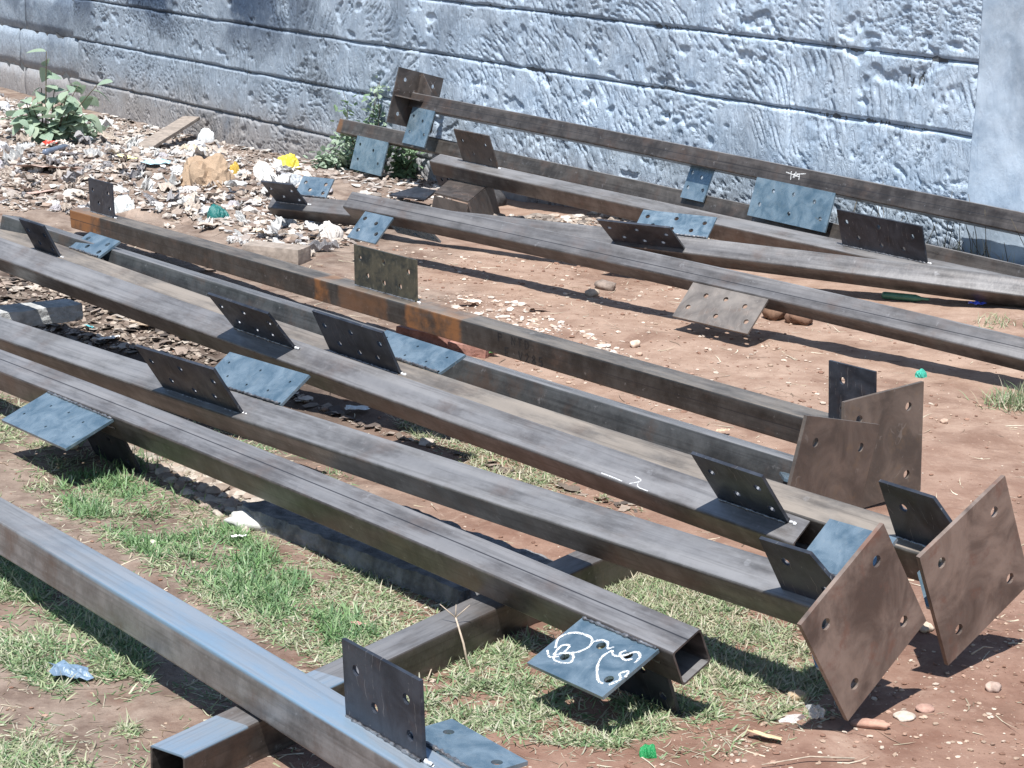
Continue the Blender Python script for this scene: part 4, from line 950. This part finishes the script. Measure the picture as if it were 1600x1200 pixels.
A_ = [(40, 690), (180, 700), (300, 740), (420, 820), (720, 950), (690, 1000), (560, 1060), (440, 1010), (250, 900), (120, 820), (0, 740)]
Bp = [(-10, 850), (130, 930), (240, 1030), (235, 1090), (120, 1110), (-10, 1030)]
Cp = [(640, 1040), (850, 980), (960, 955), (1090, 1040), (1130, 1120), (960, 1170), (800, 1160), (660, 1150), (590, 1080)]
Dp = [(880, 880), (1000, 890), (1250, 980), (1290, 1080), (1200, 1130), (1120, 1080), (1000, 980)]
PALE = YG+YG+DR[:1]+GR[:2]
parts += [blades(patch(region(lawn, 26000, 60), 3, .47, 5), .010, .038, .0028, PALE, r, (.8, 1.55)),
          blades(patch(region(A_, 24000, 20), 5, .41), .012, .040, .0028, PALE, r), blades(patch(region(core, 17000, 21), 6, .37), .016, .052, .0030, GR+[(.20, .36, .14), (.28, .44, .20)], r, (.4, 1.35)),
          blades(patch(region(Bp, 12000, 23), 8, .42), .014, .045, .0028, GR+YG, r), blades(patch(region([(-10, 1110), (215, 1130), (225, 1230), (-10, 1230)], 5000, 24), 9, .43), .014, .045, .0028, PALE, r),
          blades(patch(region(Cp, 34000, 25), 10, .36), .012, .042, .0028, PALE+GR[:2], r), blades(patch(region(Dp, 24000, 27), 11, .37), .012, .042, .0028, PALE+DR, r),
          blades(patch(region(lawn, 9000, 61), 12, .40), .015, .05, .002, DR+[(.30, .23, .16)], r, (1.2, 1.6))]
Ep = [(560, 600), (760, 700), (1010, 800), (1030, 815), (960, 815), (700, 720)]
parts += [blades(patch(region(Ep, 5200, 28), 13, .42), .015, .045, .003, DR+YG+GR[:1], r), blades(patch(region([(150, 560), (420, 660), (560, 760), (380, 720), (200, 640)], 5200, 29), 14, .42), .015, .04, .003, GR+DR, r),
          blades(patch(region([(590, 470), (700, 520), (760, 560), (640, 530)], 1200, 30), 15, .42), .015, .045, .003, GR, r),
          blades(patch(region([(-10, 610), (70, 640), (160, 720), (60, 740), (-10, 700)], 4200, 31), 16, .42), .015, .045, .003, PALE, r)]
# broad tufts
for px, py, n, hh in ((1585, 632, 420, .085), (215, 730, 240, .07),  (1560, 505, 90, .05)):
    p = G(px, py); q = p[:2]+r.normal(0, .045, (n, 2)); parts.append(blades(q, hh*.4, hh, .0028, YG+GR+DR if px > 1000 else GR, r, (.1, 1.2)))
q = region([(1400, 380), (1640, 420), (1640, 440), (1400, 400)], 10, 3)
t_ = r.uniform(-.5, .55, 520); q = np.stack([1.75+t_*.596, 8.78-t_*.803], -1)+r.normal(0, .03, (520, 2)); parts.append(blades(q, .05, .20, .003, DR+[(.22, .20, .12)]+YG[:1], r, (.1, .9)))
V, Fc, C = merge(parts); MG = toned('grass_blade', .55, bump=0, translucent=.35, var=.12)
tag(obj('grass', mesh('grass', V, Fc, MG, False, C)), kind='stuff')
# dry stalks scattered on the soil
xy = np.concatenate([region(whole, 1500, 40), region(heap, 700, 41)]); V, Fc, C = blades(xy, .02, .10, .0028, DR+[(.2, .14, .1)], r, (1.45, 1.62), 3, .1)
tag(obj('dry_stalks', mesh('dry_stalks', V, Fc, toned('dry_stalk', .9, bump=0), False, C)), kind='stuff')

# ------------------------------------------------------------------ plants
def leaf_mesh(name, L, wd, mat, droop=.35, seed=0, n=6, fold=.18):
    V = []; Fc = []
    for i in range(n+1):
        t = i/n; w_ = wd*math.sin(math.pi*min(1, t*.93+.04))**.75*(1-.35*t)*(.5 if 0 < i < n else .02); z = -droop*L*t*t
        V += [(t*L, -w_, z-fold*w_*-1.), (t*L, 0, z), (t*L, w_, z+fold*w_)]
    for i in range(n):
        a = i*3; Fc += [(a, a+1, a+4, a+3), (a+1, a+2, a+5, a+4)]
    return mesh(name, V, Fc, mat, True)
def leafmat(name, col):
    t = NT(name); v = t.map((1, 1, 1)); n = t.noise(v, 30, 4); oi = t.n('ShaderNodeObjectInfo'); k = t.mth('MULTIPLY', oi.outputs['Random'], .7)
    c = t.mix(t.rmp(n, .3, .7), tuple(x*.75 for x in col), tuple(x*1.2 for x in col)); c = t.mix(k, c, tuple(x*f for x, f in zip(col, (1.35, 1.2, 1.15))))
    t.bump(t.noise(v, 70, 3), .25, .003)
    tr = t.n('ShaderNodeBsdfTranslucent'); t.l(c, tr.inputs[0]); mx = t.n('ShaderNodeMixShader'); mx.inputs[0].default_value = .3
    t.set(Base_Color=c, Roughness=.5); t.l(t.b.outputs[0], mx.inputs[1]); t.l(tr.outputs[0], mx.inputs[2]); t.l(mx.outputs[0], t.out.inputs[0]); return t.m
ML = leafmat('dusty_leaf', (.31, .42, .32)); ML2 = leafmat('dark_leaf', (.20, .31, .18)); MS = simple('stem', (.10, .085, .06), .8, .3, 50)
def stick(name, pts, r0_, r1_, mat, parent=None):
    V = []; Fc = []; n = len(pts)
    for i, p in enumerate(pts):
        d = Vector(pts[min(i+1, n-1)])-Vector(pts[max(i-1, 0)]); d.normalize(); a = d.orthogonal().normalized(); b = d.cross(a); q = r0_+(r1_-r0_)*i/(n-1)
        for k in range(6): V.append(Vector(p)+a*q*math.cos(k*math.pi/3)+b*q*math.sin(k*math.pi/3))
    for i in range(n-1):
        for k in range(6): Fc.append((i*6+k, i*6+(k+1) % 6, (i+1)*6+(k+1) % 6, (i+1)*6+k))
    Fc.append(tuple(range(6))[::-1]); Fc.append(tuple((n-1)*6+k for k in range(6)))
    return obj(name, mesh(name, V, Fc, mat, True), parent)
p = G(72, 222); plant = empty('broadleaf_weed', tuple(p)); tag(plant, 'broad-leaved pale green weed growing from the litter at the left edge', 'plant')
rr = random.Random(3); lv = [leaf_mesh('leaf', 1, .95, ML, d, i) for i, d in enumerate((.15, .35, .6))]
pxm = float((p-CAM)@f0)/F_PX
def shootp(x0, h, dx, dy, n=7): return [Vector((x0+dx*(i/n)**1.3, dy*(i/n), h*i/n)) for i in range(n+1)]
shoots = [(shootp(0, .54, .02, -.02), 9, .11)] + [(shootp(rr.uniform(-.1, .1), rr.uniform(.12, .36), rr.uniform(-.28, .3), rr.uniform(-.2, .12)), 9, .115) for _ in range(17)]
nl = 0
for pts, cnt, ls in shoots:
    stick('stem', pts, .006, .003, MS, plant)
    for k in range(cnt):
        t = .25+.75*k/(cnt-1); i = min(int(t*7), 6); q = pts[i].lerp(pts[i+1], t*7-i) if i < 7 else pts[-1]
        if len(pts) and pts is shoots[0][0] and .35 < t < .62: continue
        o = obj('leaf', rr.choice(lv), plant, loc=q); s_l = ls*rr.uniform(.6, 1.15); o.scale = (s_l, s_l, s_l); nl += 1
        o.rotation_euler = (rr.uniform(-.5, .5), rr.uniform(-.45, .45), rr.uniform(0, 6.28))
def bushy(px, py, label, h, spread, n, ls, mat, seed, name='wall_weed', nst=7, group=None, dirx=0., wall_gap=None):
    p = G(px, py)
    if wall_gap is not None:
        x_ = (px-800)/F_PX*12.6; y_ = WO[1]-(x_*.803+wall_gap)/.596; p = np.array([x_, y_, float(ground(x_, y_))])
    e = empty(name, tuple(p)); tag(e, label, 'plant', group); rr = random.Random(seed); V = []; Fc = []
    ln = np.array([(0, 0, 0), (.35, .3, .03), (.8, .22, 0), (1, 0, -.12), (.8, -.22, 0), (.35, -.3, .03)]); lf = np.array([(0, 1, 2), (0, 2, 3), (0, 3, 4), (0, 4, 5)])
    N = 0
    for s2 in range(nst):
        top = Vector((rr.gauss(0, spread)+dirx*rr.random(), rr.gauss(0, spread*.6), h*rr.uniform(.35, 1))); base = Vector((rr.gauss(0, spread*.5), rr.gauss(0, .04), -.01))
        pts = [base.lerp(top, i/6)+Vector((rr.gauss(0, .012), rr.gauss(0, .012), 0)) for i in range(7)]; stick('stem', pts, .004, .0015, MS, e)
        for k in range(n//nst):
            t = rr.uniform(.12, 1); i = min(int(t*6), 5); q = pts[i].lerp(pts[i+1], t*6-i)+Vector((rr.gauss(0, .035), rr.gauss(0, .035), rr.gauss(0, .02)))
            M = Matrix.Rotation(rr.uniform(0, 6.28), 3, 'Z') @ Matrix.Rotation(rr.uniform(-.7, .9), 3, 'Y') @ Matrix.Rotation(rr.uniform(-.6, .6), 3, 'X'); sc = ls*rr.uniform(.6, 1.2)
            for v in ln: V.append(M @ (Vector(v)*sc)+q)
            Fc.append(lf+N); N += 6
    f = obj('foliage', mesh('foliage', V, np.concatenate(Fc), mat), e); f['kind'] = 'stuff'; return e
bushy(560, 278, 'green weed against the wall behind the left end of the brown column', 0.50, .085, 430, .05, ML2, 5, dirx=-.02, wall_gap=.06)
bushy(578, 268, 'slender tall light green weed rising against the wall beside the gusseted plate', .62, .045, 150, .045, ML, 15, nst=4, dirx=.02, wall_gap=.05)
bushy(505, 268, 'low spreading green weed left of the hanging bluish cleat', .24, .14, 340, .05, ML, 6, wall_gap=.16)
bushy(632, 282, 'dark green weed under the gusseted base plate', .22, .08, 300, .05, ML2, 7, wall_gap=.07)
bushy(120, 215, 'small pale weed right of the broad-leaved one', .17, .10, 160, .06, ML, 9)
p = np.array([1.75, 8.76, float(ground(1.75, 8.76))]); e = empty('dry_weed', tuple(p)); tag(e, 'dark wiry dead weed standing at the foot of the wall, right side', 'plant'); rr = random.Random(8)
for i in range(46):
    bx = rr.gauss(0, .2); b0 = Vector((bx, -bx*1.347+rr.gauss(0, .02), -.01)); tp = b0+Vector((rr.gauss(0, .12), rr.gauss(0, .05), rr.uniform(.15, .36))); mid = b0.lerp(tp, .5)+Vector((rr.gauss(0, .02), 0, .01)); stick('stem', [b0, mid, tp], .002, .001, MS, e)
M_DRY = simple('dry_twig', (.46, .38, .30), .9, .3, 50)
p = G(732, 1044); e = empty('dry_twig', tuple(p)); tag(e, 'dry forked twig leaning on the sleeper tube', 'twig')
top0 = Vector(at(712, 965, .10)-p); stick('stem', [(0, 0, 0), tuple(Vector((top0.x*.4, top0.y*.3, .05))), tuple(top0)], .003, .002, M_DRY, e)
for a in (-.035, .0, .03): stick('branch', [tuple(top0), tuple(top0+Vector((a, .005, .028)))], .0018, .0007, M_DRY, e)
for i, (x0, y0, x1, y1, lb) in enumerate([(680, 1025, 668, 1062, 'short brown curled twig beside the dry forked one'), (610, 560, 530, 596, 'thin straight stick in the dark gap beside the blue cleat'),
     (1518, 1022, 1552, 1012, 'pale twig in the shadow under the rightmost diamond plate'), (1335, 1185, 1190, 1195, 'thin straw along the bottom edge of the soil'),
     (1412, 690, 1445, 684, 'pale twig right of the tall brown base plate'), (640, 640, 500, 596, 'long thin rod lying in shade beside the middle column')]):
    if i in (1,): continue
    a, b = G(x0, y0, .006), G(x1, y1, .008); md = (a+b)/2+np.array([.004, .01, .006])
    o = stick('twig', [tuple(a), tuple(md), tuple(b)], .0022, .0012, M_DRY); tag(o, lb, 'twig')
